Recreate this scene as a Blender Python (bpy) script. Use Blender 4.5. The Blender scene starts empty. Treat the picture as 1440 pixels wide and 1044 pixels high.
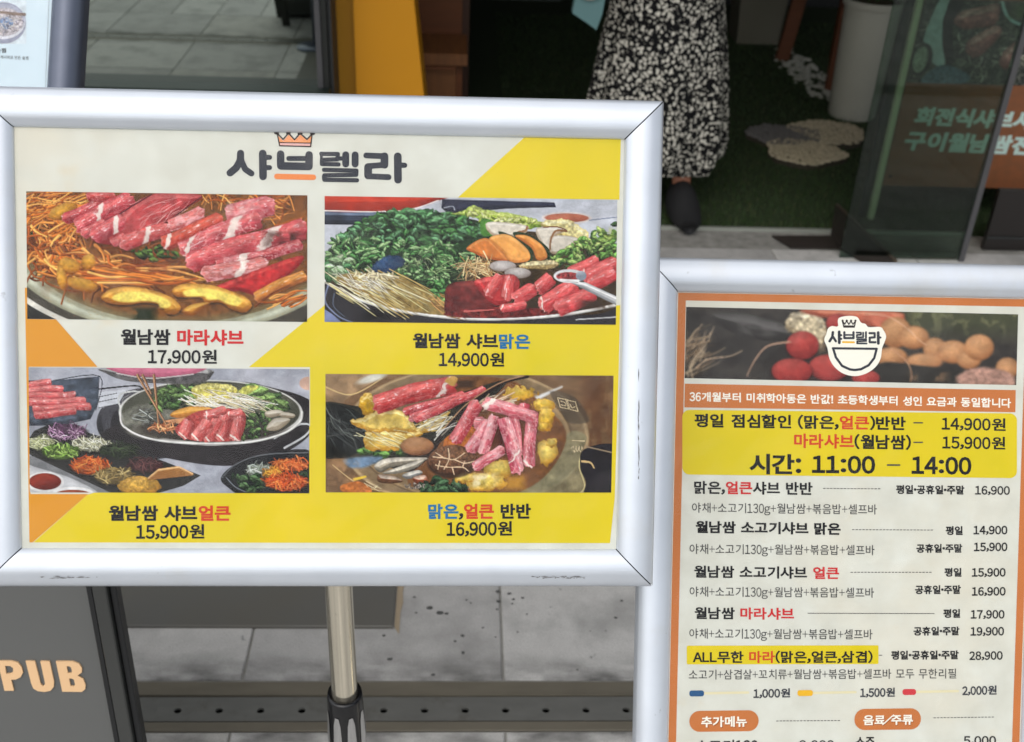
import bpy, math, random
import numpy as np
from mathutils import Matrix, Vector
SC = bpy.context.scene; COL = SC.collection
R = math.radians
# ---------------------------------------------------------------- camera, sky, sun, exposure
cam = bpy.data.objects.new('camera', bpy.data.cameras.new('camera')); COL.objects.link(cam); SC.camera = cam
cam.data.sensor_width = 36; cam.data.lens = 38.75; cam.data.clip_start = .02; cam.data.clip_end = 400
CM = Matrix(((0.99859916, -0.0141693, -0.05097994), (-0.03602767, 0.52355567, -0.85122939), (0.03875216, 0.85187364, 0.52231176)))
cam.matrix_world = Matrix.Translation((0, 0, 1.6)) @ CM.to_4x4()
cam.data.dof.use_dof = True; cam.data.dof.focus_distance = 1.08; cam.data.dof.aperture_fstop = 9.0
W_ = bpy.data.worlds.new('World'); SC.world = W_; W_.use_nodes = True
nt = W_.node_tree; bgn = nt.nodes['Background']; sky = nt.nodes.new('ShaderNodeTexSky')
sky.sky_type = 'NISHITA'; sky.sun_disc = False; sky.sun_elevation = R(52); sky.sun_rotation = R(200); sky.dust_density = 2.5; sky.air_density = 1.0
hs = nt.nodes.new('ShaderNodeHueSaturation'); hs.inputs['Saturation'].default_value = .45
nt.links.new(sky.outputs[0], hs.inputs['Color']); nt.links.new(hs.outputs[0], bgn.inputs[0]); bgn.inputs[1].default_value = .13
sun = bpy.data.objects.new('sun', bpy.data.lights.new('sun', 'SUN')); COL.objects.link(sun)
sun.data.energy = 1.5; sun.data.angle = R(110); sun.data.color = (1, .97, .93)
sun.rotation_euler = Vector((.3, .35, -.9)).normalized().to_track_quat('-Z', 'Y').to_euler()
SC.view_settings.view_transform = 'Standard'; SC.view_settings.look = 'None'; SC.view_settings.exposure = 0.27; SC.view_settings.gamma = 1

# ---------------------------------------------------------------- helpers
def lin(c): 
    c = np.asarray(c, float) / 255.; return np.where(c <= .04045, c / 12.92, ((c + .055) / 1.055) ** 2.4)
def ray(x, y):      # direction through a point of the 1440 x 1044 survey sheet
    return CM @ Vector(((x - 720) / 1550, -(y - 522) / 1550, -1))
def at(x, y, Y): d = ray(x, y); return Vector((0, 0, 1.6)) + d * (Y / d.y)
def gnd(x, y, z=0.): d = ray(x, y); return Vector((0, 0, 1.6)) + d * ((z - 1.6) / d.z)
def tag(o, label=None, cat=None, group=None, kind=None):
    if label: o['label'] = label
    if cat: o['category'] = cat
    if group: o['group'] = group
    if kind: o['kind'] = kind
    return o
def empty(name, loc, label, cat, group=None, rz=0):
    o = bpy.data.objects.new(name, None); COL.objects.link(o); o.location = loc; o.rotation_euler = (0, 0, rz); o.empty_display_size = .05
    return tag(o, label, cat, group)
def link(name, me, mats, parent=None, M=None, smooth=False):
    if not isinstance(mats, (list, tuple)): mats = [mats]
    if not me.materials:
        for m in mats: me.materials.append(m)
    if smooth: me.polygons.foreach_set('use_smooth', [True] * len(me.polygons))
    o = bpy.data.objects.new(name, me); COL.objects.link(o)
    if parent: o.parent = parent
    if M is not None: o.matrix_basis = M
    return o
def mesh(name, v, f, mi=None):
    me = bpy.data.meshes.new(name); me.from_pydata([tuple(p) for p in v], [], f)
    if mi is not None: me.polygons.foreach_set('material_index', mi)
    me.update(); return me
def obj(name, v, f, mats, parent=None, M=None, smooth=False, mi=None): return link(name, mesh(name, v, f, mi), mats, parent, M, smooth)
def box(x0, y0, z0, x1, y1, z1, b=0.):
    """box; with b its top edges are chamfered"""
    if not b:
        v = [(x0, y0, z0), (x1, y0, z0), (x1, y1, z0), (x0, y1, z0), (x0, y0, z1), (x1, y0, z1), (x1, y1, z1), (x0, y1, z1)]
        return v, [(3, 2, 1, 0), (4, 5, 6, 7), (0, 1, 5, 4), (1, 2, 6, 5), (2, 3, 7, 6), (3, 0, 4, 7)]
    v, f = box(x0, y0, z0, x1, y1, z1 - b); f.pop(1)
    v += [(x0 + b, y0 + b, z1), (x1 - b, y0 + b, z1), (x1 - b, y1 - b, z1), (x0 + b, y1 - b, z1)]
    return v, f + [(8, 9, 10, 11), (4, 5, 9, 8), (5, 6, 10, 9), (6, 7, 11, 10), (7, 4, 8, 11)]
def prism(poly, z0, z1):
    n = len(poly); v = [(x, y, z0) for x, y in poly] + [(x, y, z1) for x, y in poly]
    return v, [tuple(range(n))[::-1], tuple(range(n, 2 * n))] + [(i, (i + 1) % n, n + (i + 1) % n, n + i) for i in range(n)]
def lathe(prof, n=32, lobes=None):
    v = []; f = []
    for (r, z) in prof:
        for k in range(n):
            a = 2 * math.pi * k / n; q = r * (lobes(a, z) if lobes else 1); v.append((q * math.cos(a), q * math.sin(a), z))
    for i in range(len(prof) - 1):
        for k in range(n): f.append((i * n + k, i * n + (k + 1) % n, (i + 1) * n + (k + 1) % n, (i + 1) * n + k))
    return v, f + [tuple(range(n))[::-1], tuple(range((len(prof) - 1) * n, len(prof) * n))]
def join(*parts):
    V = []; F = []
    for v, f in parts:
        o = len(V); V += list(v); F += [tuple(i + o for i in q) for q in f]
    return V, F
# ---------------------------------------------------------------- materials
def mat(name, col, rough=.6, metal=0., tex=None, bump=None, coat=0., spec=.5):
    """col: linear or sRGB 0-255 triple; tex: (scale, amount[, col2, contrast]) noise; bump: (scale, strength)"""
    m = bpy.data.materials.new(name); m.use_nodes = True; t = m.node_tree; N = t.nodes; p = N['Principled BSDF']
    c = tuple(lin(col)) if max(col) > 1.01 else tuple(col)
    p.inputs['Base Color'].default_value = (*c, 1); p.inputs['Roughness'].default_value = rough; p.inputs['Metallic'].default_value = metal
    p.inputs['Coat Weight'].default_value = coat; p.inputs['Specular IOR Level'].default_value = spec
    tc = N.new('ShaderNodeTexCoord')
    def nz(scale, det=6, stretch=None):
        n = N.new('ShaderNodeTexNoise'); n.inputs['Scale'].default_value = scale; n.inputs['Detail'].default_value = det
        if stretch:
            mp = N.new('ShaderNodeMapping'); mp.inputs['Scale'].default_value = stretch; t.links.new(tc.outputs['Object'], mp.inputs[0]); t.links.new(mp.outputs[0], n.inputs[0])
        else: t.links.new(tc.outputs['Object'], n.inputs[0])
        return n
    if tex:
        n = nz(tex[0], 8, tex[4] if len(tex) > 4 else None); r = N.new('ShaderNodeValToRGB'); k = tex[3] if len(tex) > 3 else .2
        r.color_ramp.elements[0].position = .5 - k; r.color_ramp.elements[1].position = .5 + k
        c2 = (tuple(lin(tex[2])) if max(tex[2]) > 1.01 else tex[2]) if len(tex) > 2 and tex[2] else tuple(x * (1 - tex[1]) for x in c)
        r.color_ramp.elements[0].color = (*c2, 1); r.color_ramp.elements[1].color = (*c, 1)
        t.links.new(n.outputs[0], r.inputs[0]); t.links.new(r.outputs[0], p.inputs['Base Color']); m['ramp'] = r.name
    if bump:
        n = nz(bump[0], 4, bump[2] if len(bump) > 2 else None); b = N.new('ShaderNodeBump'); b.inputs['Strength'].default_value = bump[1]; b.inputs['Distance'].default_value = .002
        t.links.new(n.outputs[0], b.inputs['Height']); t.links.new(b.outputs[0], p.inputs['Normal'])
    return m
def add_stain(m, scale, lo, hi, col, stretch=None, seed=0., fac=1.):
    """irregular stains of another colour laid over a material's base colour"""
    t = m.node_tree; N = t.nodes; p = N['Principled BSDF']; tc = N.new('ShaderNodeTexCoord'); mp = N.new('ShaderNodeMapping'); mp.inputs['Location'].default_value = (seed, seed * 1.7, seed * .3)
    if stretch: mp.inputs['Scale'].default_value = stretch
    n = N.new('ShaderNodeTexNoise'); n.inputs['Scale'].default_value = scale; n.inputs['Detail'].default_value = 9; n.inputs['Roughness'].default_value = .6
    r = N.new('ShaderNodeMapRange'); r.inputs['From Min'].default_value = lo; r.inputs['From Max'].default_value = hi; r.inputs['To Max'].default_value = fac
    x = N.new('ShaderNodeMix'); x.data_type = 'RGBA'; src = p.inputs['Base Color']
    t.links.new(tc.outputs['Object'], mp.inputs[0]); t.links.new(mp.outputs[0], n.inputs[0]); t.links.new(n.outputs[0], r.inputs[0]); t.links.new(r.outputs[0], x.inputs[0])
    if src.links: t.links.new(src.links[0].from_socket, x.inputs[6])
    else: x.inputs[6].default_value = src.default_value
    x.inputs[7].default_value = (*lin(col), 1); t.links.new(x.outputs[2], src); return m
# ---------------------------------------------------------------- printed pictures: a small numpy painter
class Cv:
    """canvas addressed in its own layout units (W x H); kept as sRGB floats 0-255"""
    def __init__(s, W, H, res, col, seed=1):
        s.W, s.H, s.k = W, H, res / W
        s.w, s.h = res, int(round(H * res / W))
        s.im = np.zeros((s.h, s.w, 3)) + np.array(col, float)
        s.r = np.random.RandomState(seed)
    def grid(s, x0, y0, x1, y1):
        a = max(0, int(x0 * s.k)); b = min(s.w, int(x1 * s.k) + 2)
        c = max(0, int(y0 * s.k)); d = min(s.h, int(y1 * s.k) + 2)
        if a >= b or c >= d: return None
        X, Y = np.meshgrid((np.arange(a, b) + .5) / s.k, (np.arange(c, d) + .5) / s.k)
        return (slice(c, d), slice(a, b)), X, Y
    def over(s, sl, m, col):
        m = np.clip(m, 0, 1)[..., None]
        s.im[sl] = s.im[sl] * (1 - m) + np.asarray(col, float) * m
    def n(s, X, Y, f, seed=0): return fbm(X / f, Y / f, seed)
    def wash(s, x0, y0, x1, y1, col, amt=.5, f=60, seed=3, thr=.5, soft=.15):
        g = s.grid(x0, y0, x1, y1)
        if g is None: return
        sl, X, Y = g
        e = np.minimum(np.minimum(X - x0, x1 - X) / max(1, (x1 - x0) * .3), np.minimum(Y - y0, y1 - Y) / max(1, (y1 - y0) * .3))
        s.over(sl, amt * sstep(thr - soft, thr + soft, s.n(X, Y, f, seed)) * np.clip(e, 0, 1), col)
    def ell(s, cx, cy, rx, ry, col, rot=0, soft=3, hi=None, lo=None, tex=0, f=14, seed=5, rough=0, amt=1):
        R = max(rx, ry) * 1.15 + soft + 4
        g = s.grid(cx - R, cy - R, cx + R, cy + R)
        if g is None: return
        sl, X, Y = g; c, q = math.cos(rot), math.sin(rot)
        u = ((X - cx) * c + (Y - cy) * q) / rx; v = (-(X - cx) * q + (Y - cy) * c) / ry
        d = np.sqrt(u * u + v * v)
        if rough: d = d + rough * (s.n(X, Y, min(rx, ry) * .5, seed) - .5)
        m = sstep(0, soft, (1 - d) * min(rx, ry) + soft * .5)
        s.over(sl, m * amt, s.shade(X, Y, np.clip(d, 0, 1) ** 2, (-u * .3 - v * .8), col, hi, lo, tex, f, seed))
    def shade(s, X, Y, edge, up, col, hi, lo, tex, f, seed):
        c = np.zeros(X.shape + (3,)) + np.array(col, float)
        if hi is not None: c += (np.array(hi, float) - c) * np.clip(up, 0, 1)[..., None] * .8
        if lo is not None: c += (np.array(lo, float) - c) * np.clip(edge * .55 + np.clip(-up, 0, 1) * .6, 0, 1)[..., None]
        if tex: c *= (1 + tex * (s.n(X, Y, f, seed) - .5) * 2)[..., None]
        return c
    def poly(s, pts, col, soft=3, hi=None, lo=None, tex=0, f=14, seed=5, smooth=True, rough=0, amt=1, bev=22):
        P = np.array(pts, float)
        if smooth: P = catmull(P, True, 5)
        g = s.grid(P[:, 0].min() - 6, P[:, 1].min() - 6, P[:, 0].max() + 6, P[:, 1].max() + 6)
        if g is None: return
        sl, X, Y = g
        d = psdf(P, X, Y)
        if rough: d = d + rough * (s.n(X, Y, rough * 1.6, seed + 1) - .5) * 2
        m = sstep(0, soft, d + soft * .5)
        e = 1 - np.clip(d / bev, 0, 1)
        gy = np.gradient(np.clip(d, 0, bev), axis=0) * s.k
        s.over(sl, m * amt, s.shade(X, Y, e ** 2, gy * 1.3 * (e > 0), col, hi, lo, tex, f, seed))
    def line(s, pts, w0, w1, col, hi=None, lo=None, soft=1.5, smooth=True, amt=1):
        P = np.array(pts, float)
        if smooth and len(P) > 2: P = catmull(P, False, 5)
        W = max(w0, w1) + soft + 2
        g = s.grid(P[:, 0].min() - W, P[:, 1].min() - W, P[:, 0].max() + W, P[:, 1].max() + W)
        if g is None: return
        sl, X, Y = g
        best = np.full(X.shape, 1e9); t = np.zeros(X.shape); sd = np.zeros(X.shape); n = len(P) - 1
        for i in range(n):
            a, b = P[i], P[i + 1]; e = b - a; L = max(e @ e, 1e-9)
            q = np.clip(((X - a[0]) * e[0] + (Y - a[1]) * e[1]) / L, 0, 1)
            dx, dy = X - a[0] - q * e[0], Y - a[1] - q * e[1]; d = np.hypot(dx, dy)
            k = d < best
            best = np.where(k, d, best); t = np.where(k, (i + q) / n, t); sd = np.where(k, dy * (1 if abs(e[0]) > abs(e[1]) else 0) + dx * (0 if abs(e[0]) > abs(e[1]) else 1), sd)
        w = (w0 + (w1 - w0) * t) / 2
        m = sstep(0, soft, w - best + soft * .5)
        v = np.clip(sd / np.maximum(w, .1), -1, 1)
        c = np.zeros(X.shape + (3,)) + np.array(col, float)
        if hi is not None: c += (np.array(hi, float) - c) * (np.clip(1 - abs(v + .35) * 1.8, 0, 1))[..., None]
        if lo is not None: c += (np.array(lo, float) - c) * (np.clip(v * 1.2 - .1, 0, 1))[..., None]
        s.over(sl, m * amt, c)
    def roll(s, A, B, w, col=(192, 66, 72), fat=(), marb=.5, seed=None, hi=(228, 120, 114), lo=(134, 34, 42), rag=.12, pale=0.):
        """a rolled slice of raw meat lying from A to B"""
        seed = s.r.randint(1000) if seed is None else seed
        A = np.array(A, float); B = np.array(B, float); L = np.linalg.norm(B - A); e = (B - A) / L; nn = np.array([-e[1], e[0]])
        if nn[1] < 0: nn = -nn
        C = (A + B) / 2; R = L / 2 + w
        g = s.grid(C[0] - R, C[1] - R, C[0] + R, C[1] + R)
        if g is None: return
        sl, X, Y = g
        u = (X - A[0]) * e[0] + (Y - A[1]) * e[1]; v = ((X - A[0]) * nn[0] + (Y - A[1]) * nn[1]) / (w / 2)
        v = v + .16 * np.sin(u / w * 1.1 + seed) + .22 * (s.n(u / 3, v * 30, 22, seed + 9) - .5)
        rg = w * rag * 3 * (s.n(v * 40 + 99, u * .2, 16, seed) - .5)
        bow = w * .22 * v * v
        m = sstep(0, 3, np.minimum(u + rg - bow, L - u + rg - bow)) * sstep(0, 3.2 / w * 2, 1 - abs(v))
        # soft contact shadow printed below the roll
        s.over(sl, .4 * sstep(-w * .1, w * .12, np.minimum(u, L - u)) * np.clip(1.35 - abs(v - .18), 0, .6), (50, 20, 14))
        c = np.zeros(X.shape + (3,)) + np.array(col, float)
        prof = -v; v = v * .92
        c += (np.array(hi, float) - c) * (np.clip(1 - abs(v + .42) * 1.6, 0, 1) * .75)[..., None]
        c += (np.array(lo, float) - c) * (np.clip(v * 1.15 - .15, 0, 1) * .8 + np.clip(-v * 3 - 2.4, 0, 1) * .5)[..., None]
        st = s.n(u / 5, v * w * .5, 5.5, seed + 3)
        c *= (1 + .5 * (st - .5))[..., None]
        rid = 1 - abs(s.n(u * .8, v * w * .6, 26, seed + 4) * 2 - 1) * 10
        c += (np.array((236, 190, 184), float) - c) * (np.clip(rid, 0, 1) * marb * .75)[..., None]
        rid = 1 - abs(s.n(u * .5, v * w * .9, 7, seed + 14) * 2 - 1) * 6
        c += (np.array((232, 180, 176), float) - c) * (np.clip(rid, 0, 1) * marb * .28)[..., None]
        if pale: c += (np.array((228, 182, 182), float) - c) * (pale * sstep(.42, .62, s.n(u * .6, v * w, 20, seed + 21)))[..., None]
        for (f0, fw) in fat:
            fw = fw * .72; uu = u / L - f0 + .10 * v + .1 * (s.n(X, Y, 24, seed + 6) - .5)
            k = sstep(fw, fw * .45, abs(uu)) * sstep(1.05, .75, abs(v))
            c += (np.array((238, 226, 214), float) * (1 - .16 * np.clip(v, 0, 1))[..., None] - c) * k[..., None] * .93
        gl = np.clip(s.n(u * .35, v * w * 1.2, 9, seed + 31) - .66, 0, 1) * 7 * np.clip(1 - abs(v + .3) * 1.5, 0, 1)
        c += (255 - c) * np.clip(gl, 0, .7)[..., None]
        # rolled end: darker spiral lip
        k = np.clip(1 - (u + rg - bow) / (w * .16), 0, 1) * (u > -w)
        c += (np.array((236, 160, 150), float) - c) * (k * .45)[..., None]
        s.over(sl, m, c)
    def leaves(s, area, n, L, pal, seed=0, asp=.38, shade=(22, 38, 24), vein=True, ang=None, spread=math.pi):
        """area: polygon; scatter n leaves, dark ones first"""
        P = np.array(area, float); r = np.random.RandomState(seed); k = 0; lo = P.min(0); hi = P.max(0)
        while k < n:
            x, y = lo + r.rand(2) * (hi - lo)
            if not pinside(P, x, y): continue
            q = k / n; c = np.array(pal[min(len(pal) - 1, int(q * len(pal) * .999 + r.rand() * .8 - .2) if q > 0 else 0)], float) * (.8 + .4 * r.rand())
            a = (ang if ang is not None else 0) + (r.rand() - .5) * 2 * spread
            l = L * (.5 + r.rand() * .8); k += 1
            dx, dy = math.cos(a) * l / 2, math.sin(a) * l / 2 * .75
            px, py = -dy * asp * 1.4, dx * asp * 1.4; b = (r.rand() - .5) * .5
            s.poly([(x - dx, y - dy), (x - dx * .3 + px, y - dy * .3 + py), (x + dx * .4 + px * .9, y + dy * .4 + py * .9), (x + dx, y + dy), (x + dx * .3 - px, y + dy * .3 - py), (x - dx * .4 - px * .8, y - dy * .4 - py * .8)],
                   c, soft=2.5, lo=c * .45, hi=np.minimum(c * 1.5 + 10, 245), tex=.25, f=6, seed=k, bev=l * asp * .5, rough=l * .05)
            if vein and l > L * .8: s.line([(x - dx, y - dy), (x + dx * .8, y + dy * .8)], 1.4, .8, np.minimum(c * 1.5 + 22, 235), soft=1.5, amt=.6)
    def strands(s, cx, cy, rx, ry, n, L, w, pal, seed=0, ang=None, spread=math.pi, curl=.6, lo=.66, hi=1.16):
        r = np.random.RandomState(seed)
        for k in range(n):
            a, q = r.rand() * 6.283, math.sqrt(r.rand()); x, y = cx + math.cos(a) * rx * q, cy + math.sin(a) * ry * q
            t = (ang or 0) + (r.rand() - .5) * 2 * spread; l = L * (.5 + r.rand()); b = (r.rand() - .5) * curl * l
            c = np.array(pal[r.randint(len(pal))], float) * (.62 + .5 * (k / n) + .15 * r.rand())
            dx, dy = math.cos(t) * l / 2, math.sin(t) * l / 2 * .8
            s.line([(x - dx, y - dy), (x - dy * b / l, y + dx * b / l), (x + dx, y + dy)], w * (.7 + .5 * r.rand()), w * .6, np.clip(c, 0, 250), np.clip(c * hi, 0, 246), c * lo, soft=2.6)
    def finish(s, grain=5, contrast=1.0, sat=1.0, haze=0):
        im = s.im.copy()
        bl = box3(im); im = im + .15 * (im - bl)
        yy, xx = np.mgrid[0:s.h, 0:s.w]; im = im * (.86 + .3 * fbm(xx / 16., yy / 13., 77))[..., None]
        k = fbm(xx / 2.3, yy / 2.3, 55)[..., None]; im = im * (.95 + .1 * k)
        m = im.mean(2, keepdims=True); im = m + (im - m) * sat
        im = (im - 128) * contrast + 128
        im += s.r.randn(s.h, s.w, 1) * grain * .5
        im = im * (1 - haze) + haze * np.array((226, 224, 208), float)
        return np.clip(im, 4, 250)

def sstep(a, b, x):
    t = np.clip((x - a) / (b - a), 0, 1); return t * t * (3 - 2 * t)
def _h(i, j, s):
    n = (i * 374761393 + j * 668265263 + s * 974711) & 0x7fffffff
    n = ((n ^ (n >> 13)) * 1274126177) & 0x7fffffff
    return ((n ^ (n >> 16)) & 0xffff) / 65535.
def vno(x, y, s):
    i = np.floor(x).astype(np.int64); j = np.floor(y).astype(np.int64); u = x - i; v = y - j
    u = u * u * (3 - 2 * u); v = v * v * (3 - 2 * v)
    return (_h(i, j, s) * (1 - u) + _h(i + 1, j, s) * u) * (1 - v) + (_h(i, j + 1, s) * (1 - u) + _h(i + 1, j + 1, s) * u) * v
def fbm(x, y, s=0): return .55 * vno(x, y, s) + .28 * vno(x * 2.1 + 7, y * 2.1, s + 1) + .17 * vno(x * 4.3, y * 4.3 + 3, s + 2)
def catmull(P, closed, m):
    n = len(P); out = []
    for i in range(n if closed else n - 1):
        p0 = P[(i - 1) % n] if closed or i else P[0]; p1 = P[i]; p2 = P[(i + 1) % n]; p3 = P[(i + 2) % n] if closed or i + 2 < n else P[-1]
        for k in range(m):
            t = k / m; out.append(.5 * (2 * p1 + (p2 - p0) * t + (2 * p0 - 5 * p1 + 4 * p2 - p3) * t * t + (3 * p1 - p0 - 3 * p2 + p3) * t ** 3))
    if not closed: out.append(P[-1])
    return np.array(out)
def psdf(P, X, Y):
    d = np.full(X.shape, 1e18); ins = np.zeros(X.shape, bool); n = len(P)
    for i in range(n):
        a, b = P[i], P[(i + 1) % n]; e = b - a; L = max(e @ e, 1e-9)
        q = np.clip(((X - a[0]) * e[0] + (Y - a[1]) * e[1]) / L, 0, 1)
        d = np.minimum(d, (X - a[0] - q * e[0]) ** 2 + (Y - a[1] - q * e[1]) ** 2)
        if a[1] != b[1]: ins ^= ((a[1] > Y) != (b[1] > Y)) & (X < (b[0] - a[0]) * (Y - a[1]) / (b[1] - a[1]) + a[0])
    d = np.sqrt(d); return np.where(ins, d, -d)
def pinside(P, x, y):
    k = False; n = len(P)
    for i in range(n):
        a, b = P[i], P[(i + 1) % n]
        if (a[1] > y) != (b[1] > y) and x < (b[0] - a[0]) * (y - a[1]) / (b[1] - a[1]) + a[0]: k = not k
    return k
def box3(im):
    p = np.pad(im, ((1, 1), (1, 1), (0, 0)), 'edge'); h, w = im.shape[:2]
    return sum(p[i:i + h, j:j + w] for i in range(3) for j in range(3)) / 9.

def pic_spicy():
    c = Cv(1440, 702, 470, (128, 78, 34), 3); E = c
    g = c.grid(0, 0, 1440, 702); sl, X, Y = g
    c.over(sl, sstep(.4, .65, c.n(X, Y, 40, 2)) * .5, (140, 92, 46)); c.over(sl, sstep(.5, .7, c.n(X, Y, 22, 6)) * .4, (66, 44, 26))
    # pan wall and rim
    d = np.sqrt(((X - 770) / 800) ** 2 + ((Y - 210) / 470) ** 2)
    k = np.clip((d - 1) * 470, -40, 200)
    c.over(sl, sstep(-40, 6, k) * .8, (120, 112, 80)); c.over(sl, sstep(2, 12, k), (158, 158, 132)); c.over(sl, sstep(18, 34, k) * sstep(60, 34, k), (196, 200, 178))
    c.over(sl, sstep(58, 66, k), (72, 68, 58)); c.over(sl, sstep(90, 96, k) * (X < 400), (215, 212, 200)); c.over(sl, sstep(112, 118, k), (40, 40, 38))
    nood = [(198, 112, 40), (212, 132, 58), (176, 92, 32), (222, 154, 78), (150, 76, 28)]
    c.strands(400, 330, 420, 230, 130, 120, 12, [(156, 82, 30), (130, 64, 24), (176, 98, 38), (100, 50, 20)], 99, curl=1.3); c.wash(40, 60, 700, 600, (96, 50, 20), .5, 40)
    c.leaves([(30, 160), (90, 150), (90, 260), (30, 270)], 14, 40, [(30, 44, 24), (48, 66, 30)], 4)
    c.strands(150, 250, 130, 190, 120, 130, 15, nood, 5, curl=1.5); c.strands(110, 90, 90, 60, 40, 150, 9, nood, 6, ang=-.5, spread=.5)
    c.strands(280, 60, 130, 25, 26, 130, 8, nood, 16, ang=-.4, spread=.4)
    c.strands(330, 400, 200, 75, 60, 150, 16, nood, 7, ang=.5, spread=.7, curl=1)
    c.strands(600, 450, 260, 42, 44, 260, 17, nood, 8, ang=.1, spread=.16, curl=.4)
    c.strands(1180, 90, 130, 55, 44, 130, 11, nood, 9, ang=.6, spread=.9, curl=1.4); c.strands(960, 60, 60, 22, 16, 100, 9, nood, 10)
    c.strands(1330, 210, 80, 40, 18, 150, 12, nood, 11, ang=-.4, spread=.2)
    for (x, y, a, b, r) in ((205, 130, 74, 36, -.4), (235, 405, 58, 40, .2), (300, 500, 80, 34, .25), (200, 470, 26, 62, -.2), (330, 385, 34, 44, .5)):
        c.ell(x, y, a, b, (206, 150, 48), rot=r, hi=(240, 206, 110), lo=(140, 78, 20), tex=.2, rough=.3, seed=int(x))
    c.leaves([(530, 320), (700, 300), (790, 350), (640, 385)], 46, 44, [(24, 34, 16), (40, 62, 24), (70, 96, 40)], 12)
    c.wash(480, 360, 900, 440, (140, 60, 30), .6, 50)
    c.roll((205, 175), (430, 70), 66, (170, 44, 52), marb=.4, seed=3); c.roll((320, 62), (470, 46), 50, (165, 40, 40), seed=8)
    c.roll((262, 212), (560, 62), 96, (190, 62, 72), fat=[(.42, .09)], seed=5)
    c.roll((300, 250), (420, 180), 60, (196, 78, 84), seed=15)
    c.poly([(344, 268), (420, 200), (640, 40), (892, 40), (800, 120), (708, 196), (600, 262), (470, 300)], (192, 72, 74), hi=(212, 112, 108), lo=(140, 40, 46), tex=.22, f=26, rough=3, bev=30)
    c.strands(640, 150, 200, 90, 34, 90, 3, [(222, 150, 146)], 31, ang=-.65, spread=.35, curl=.6, lo=.9)
    c.line([(372, 226), (520, 118), (648, 38)], 7, 5, (74, 20, 36)); c.line([(700, 196), (800, 118), (895, 45)], 8, 5, (84, 30, 26))
    c.roll((345, 262), (520, 175), 84, (190, 66, 76), fat=[(.72, .14)], seed=6); c.roll((440, 292), (520, 250), 50, (198, 90, 92), seed=16)
    c.roll((492, 302), (735, 200), 82, (196, 76, 74), fat=[(.55, .1)], seed=7); c.roll((725, 202), (905, 112), 66, (204, 110, 104), marb=.6, pale=.6, seed=9)
    c.roll((690, 288), (1000, 160), 80, (186, 58, 44), fat=[(.1, .07)], hi=(220, 110, 84), lo=(110, 32, 20), seed=10, marb=.25)
    c.roll((1010, 150), (1250, 70), 110, (190, 70, 80), marb=.7, pale=.3, seed=21)
    c.roll((780, 318), (1190, 150), 96, (186, 66, 76), fat=[(.1, .07), (.66, .12)], marb=.95, seed=11)
    c.roll((812, 388), (1412, 190), 108, (188, 62, 70), fat=[(.68, .09)], marb=.5, seed=12)
    c.wash(1180, 210, 1412, 300, (70, 40, 34), .9, 60, thr=.35)
    c.roll((960, 400), (1390, 285), 62, (160, 40, 52), fat=[(.3, .1)], marb=.9, seed=13, pale=.3); c.roll((890, 450), (1215, 375), 84, (196, 120, 112), fat=[(.6, .12)], marb=.5, pale=.6, seed=14)
    c.poly([(948, 508), (1010, 478), (1200, 400), (1385, 338), (1372, 392), (1270, 480), (1180, 546), (1080, 524), (960, 530)], (188, 44, 46), hi=(214, 78, 72), lo=(130, 22, 28), tex=.3, f=20, bev=22)
    c.roll((1150, 560), (1412, 430), 62, (196, 116, 44), hi=(226, 170, 84), lo=(112, 58, 20), marb=.1, seed=18); c.strands(1300, 560, 90, 30, 16, 150, 11, nood, 19, ang=-.5, spread=.25)
    A = [(392, 562), (440, 520), (540, 506), (650, 524), (742, 560), (786, 604), (768, 640), (716, 640), (690, 600), (600, 588), (520, 600), (430, 592)]
    B = [(746, 520), (800, 490), (930, 492), (1050, 528), (1120, 560), (1138, 600), (1100, 632), (1036, 614), (984, 582), (912, 584), (880, 556), (770, 556)]
    for q, P in enumerate((A, B)):
        c.poly([(x + 4, y + 10) for x, y in P], (48, 34, 20), soft=12, amt=.7); c.poly(P, (214, 150, 52), hi=(240, 190, 90), lo=(140, 80, 24), tex=.2, f=26, rough=3, bev=26)
        cx, cy = np.mean(P, 0); c.poly([((x - cx) * .74 + cx, (y - cy) * .6 + cy - 5) for x, y in P], (246, 222, 104), soft=16, tex=.14, f=12, seed=q)
    c.poly([(800, 620), (850, 590), (930, 582), (900, 612), (850, 650), (812, 645)], (206, 140, 50), lo=(130, 70, 20), hi=(232, 190, 90))
    for k in range(90):
        x, y = c.r.rand() * 1300 + 60, 560 + c.r.rand() * 110; c.ell(x, y, 2 + 3 * c.r.rand(), 2, (190, 150, 96), amt=.5)
    c.wash(530, 600, 680, 690, (30, 44, 26), .9, 50, thr=.35); c.wash(990, 50, 1150, 160, (220, 205, 195), .5, 60, thr=.4)
    return c.finish(5, 1.06, .94, .0)

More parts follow.
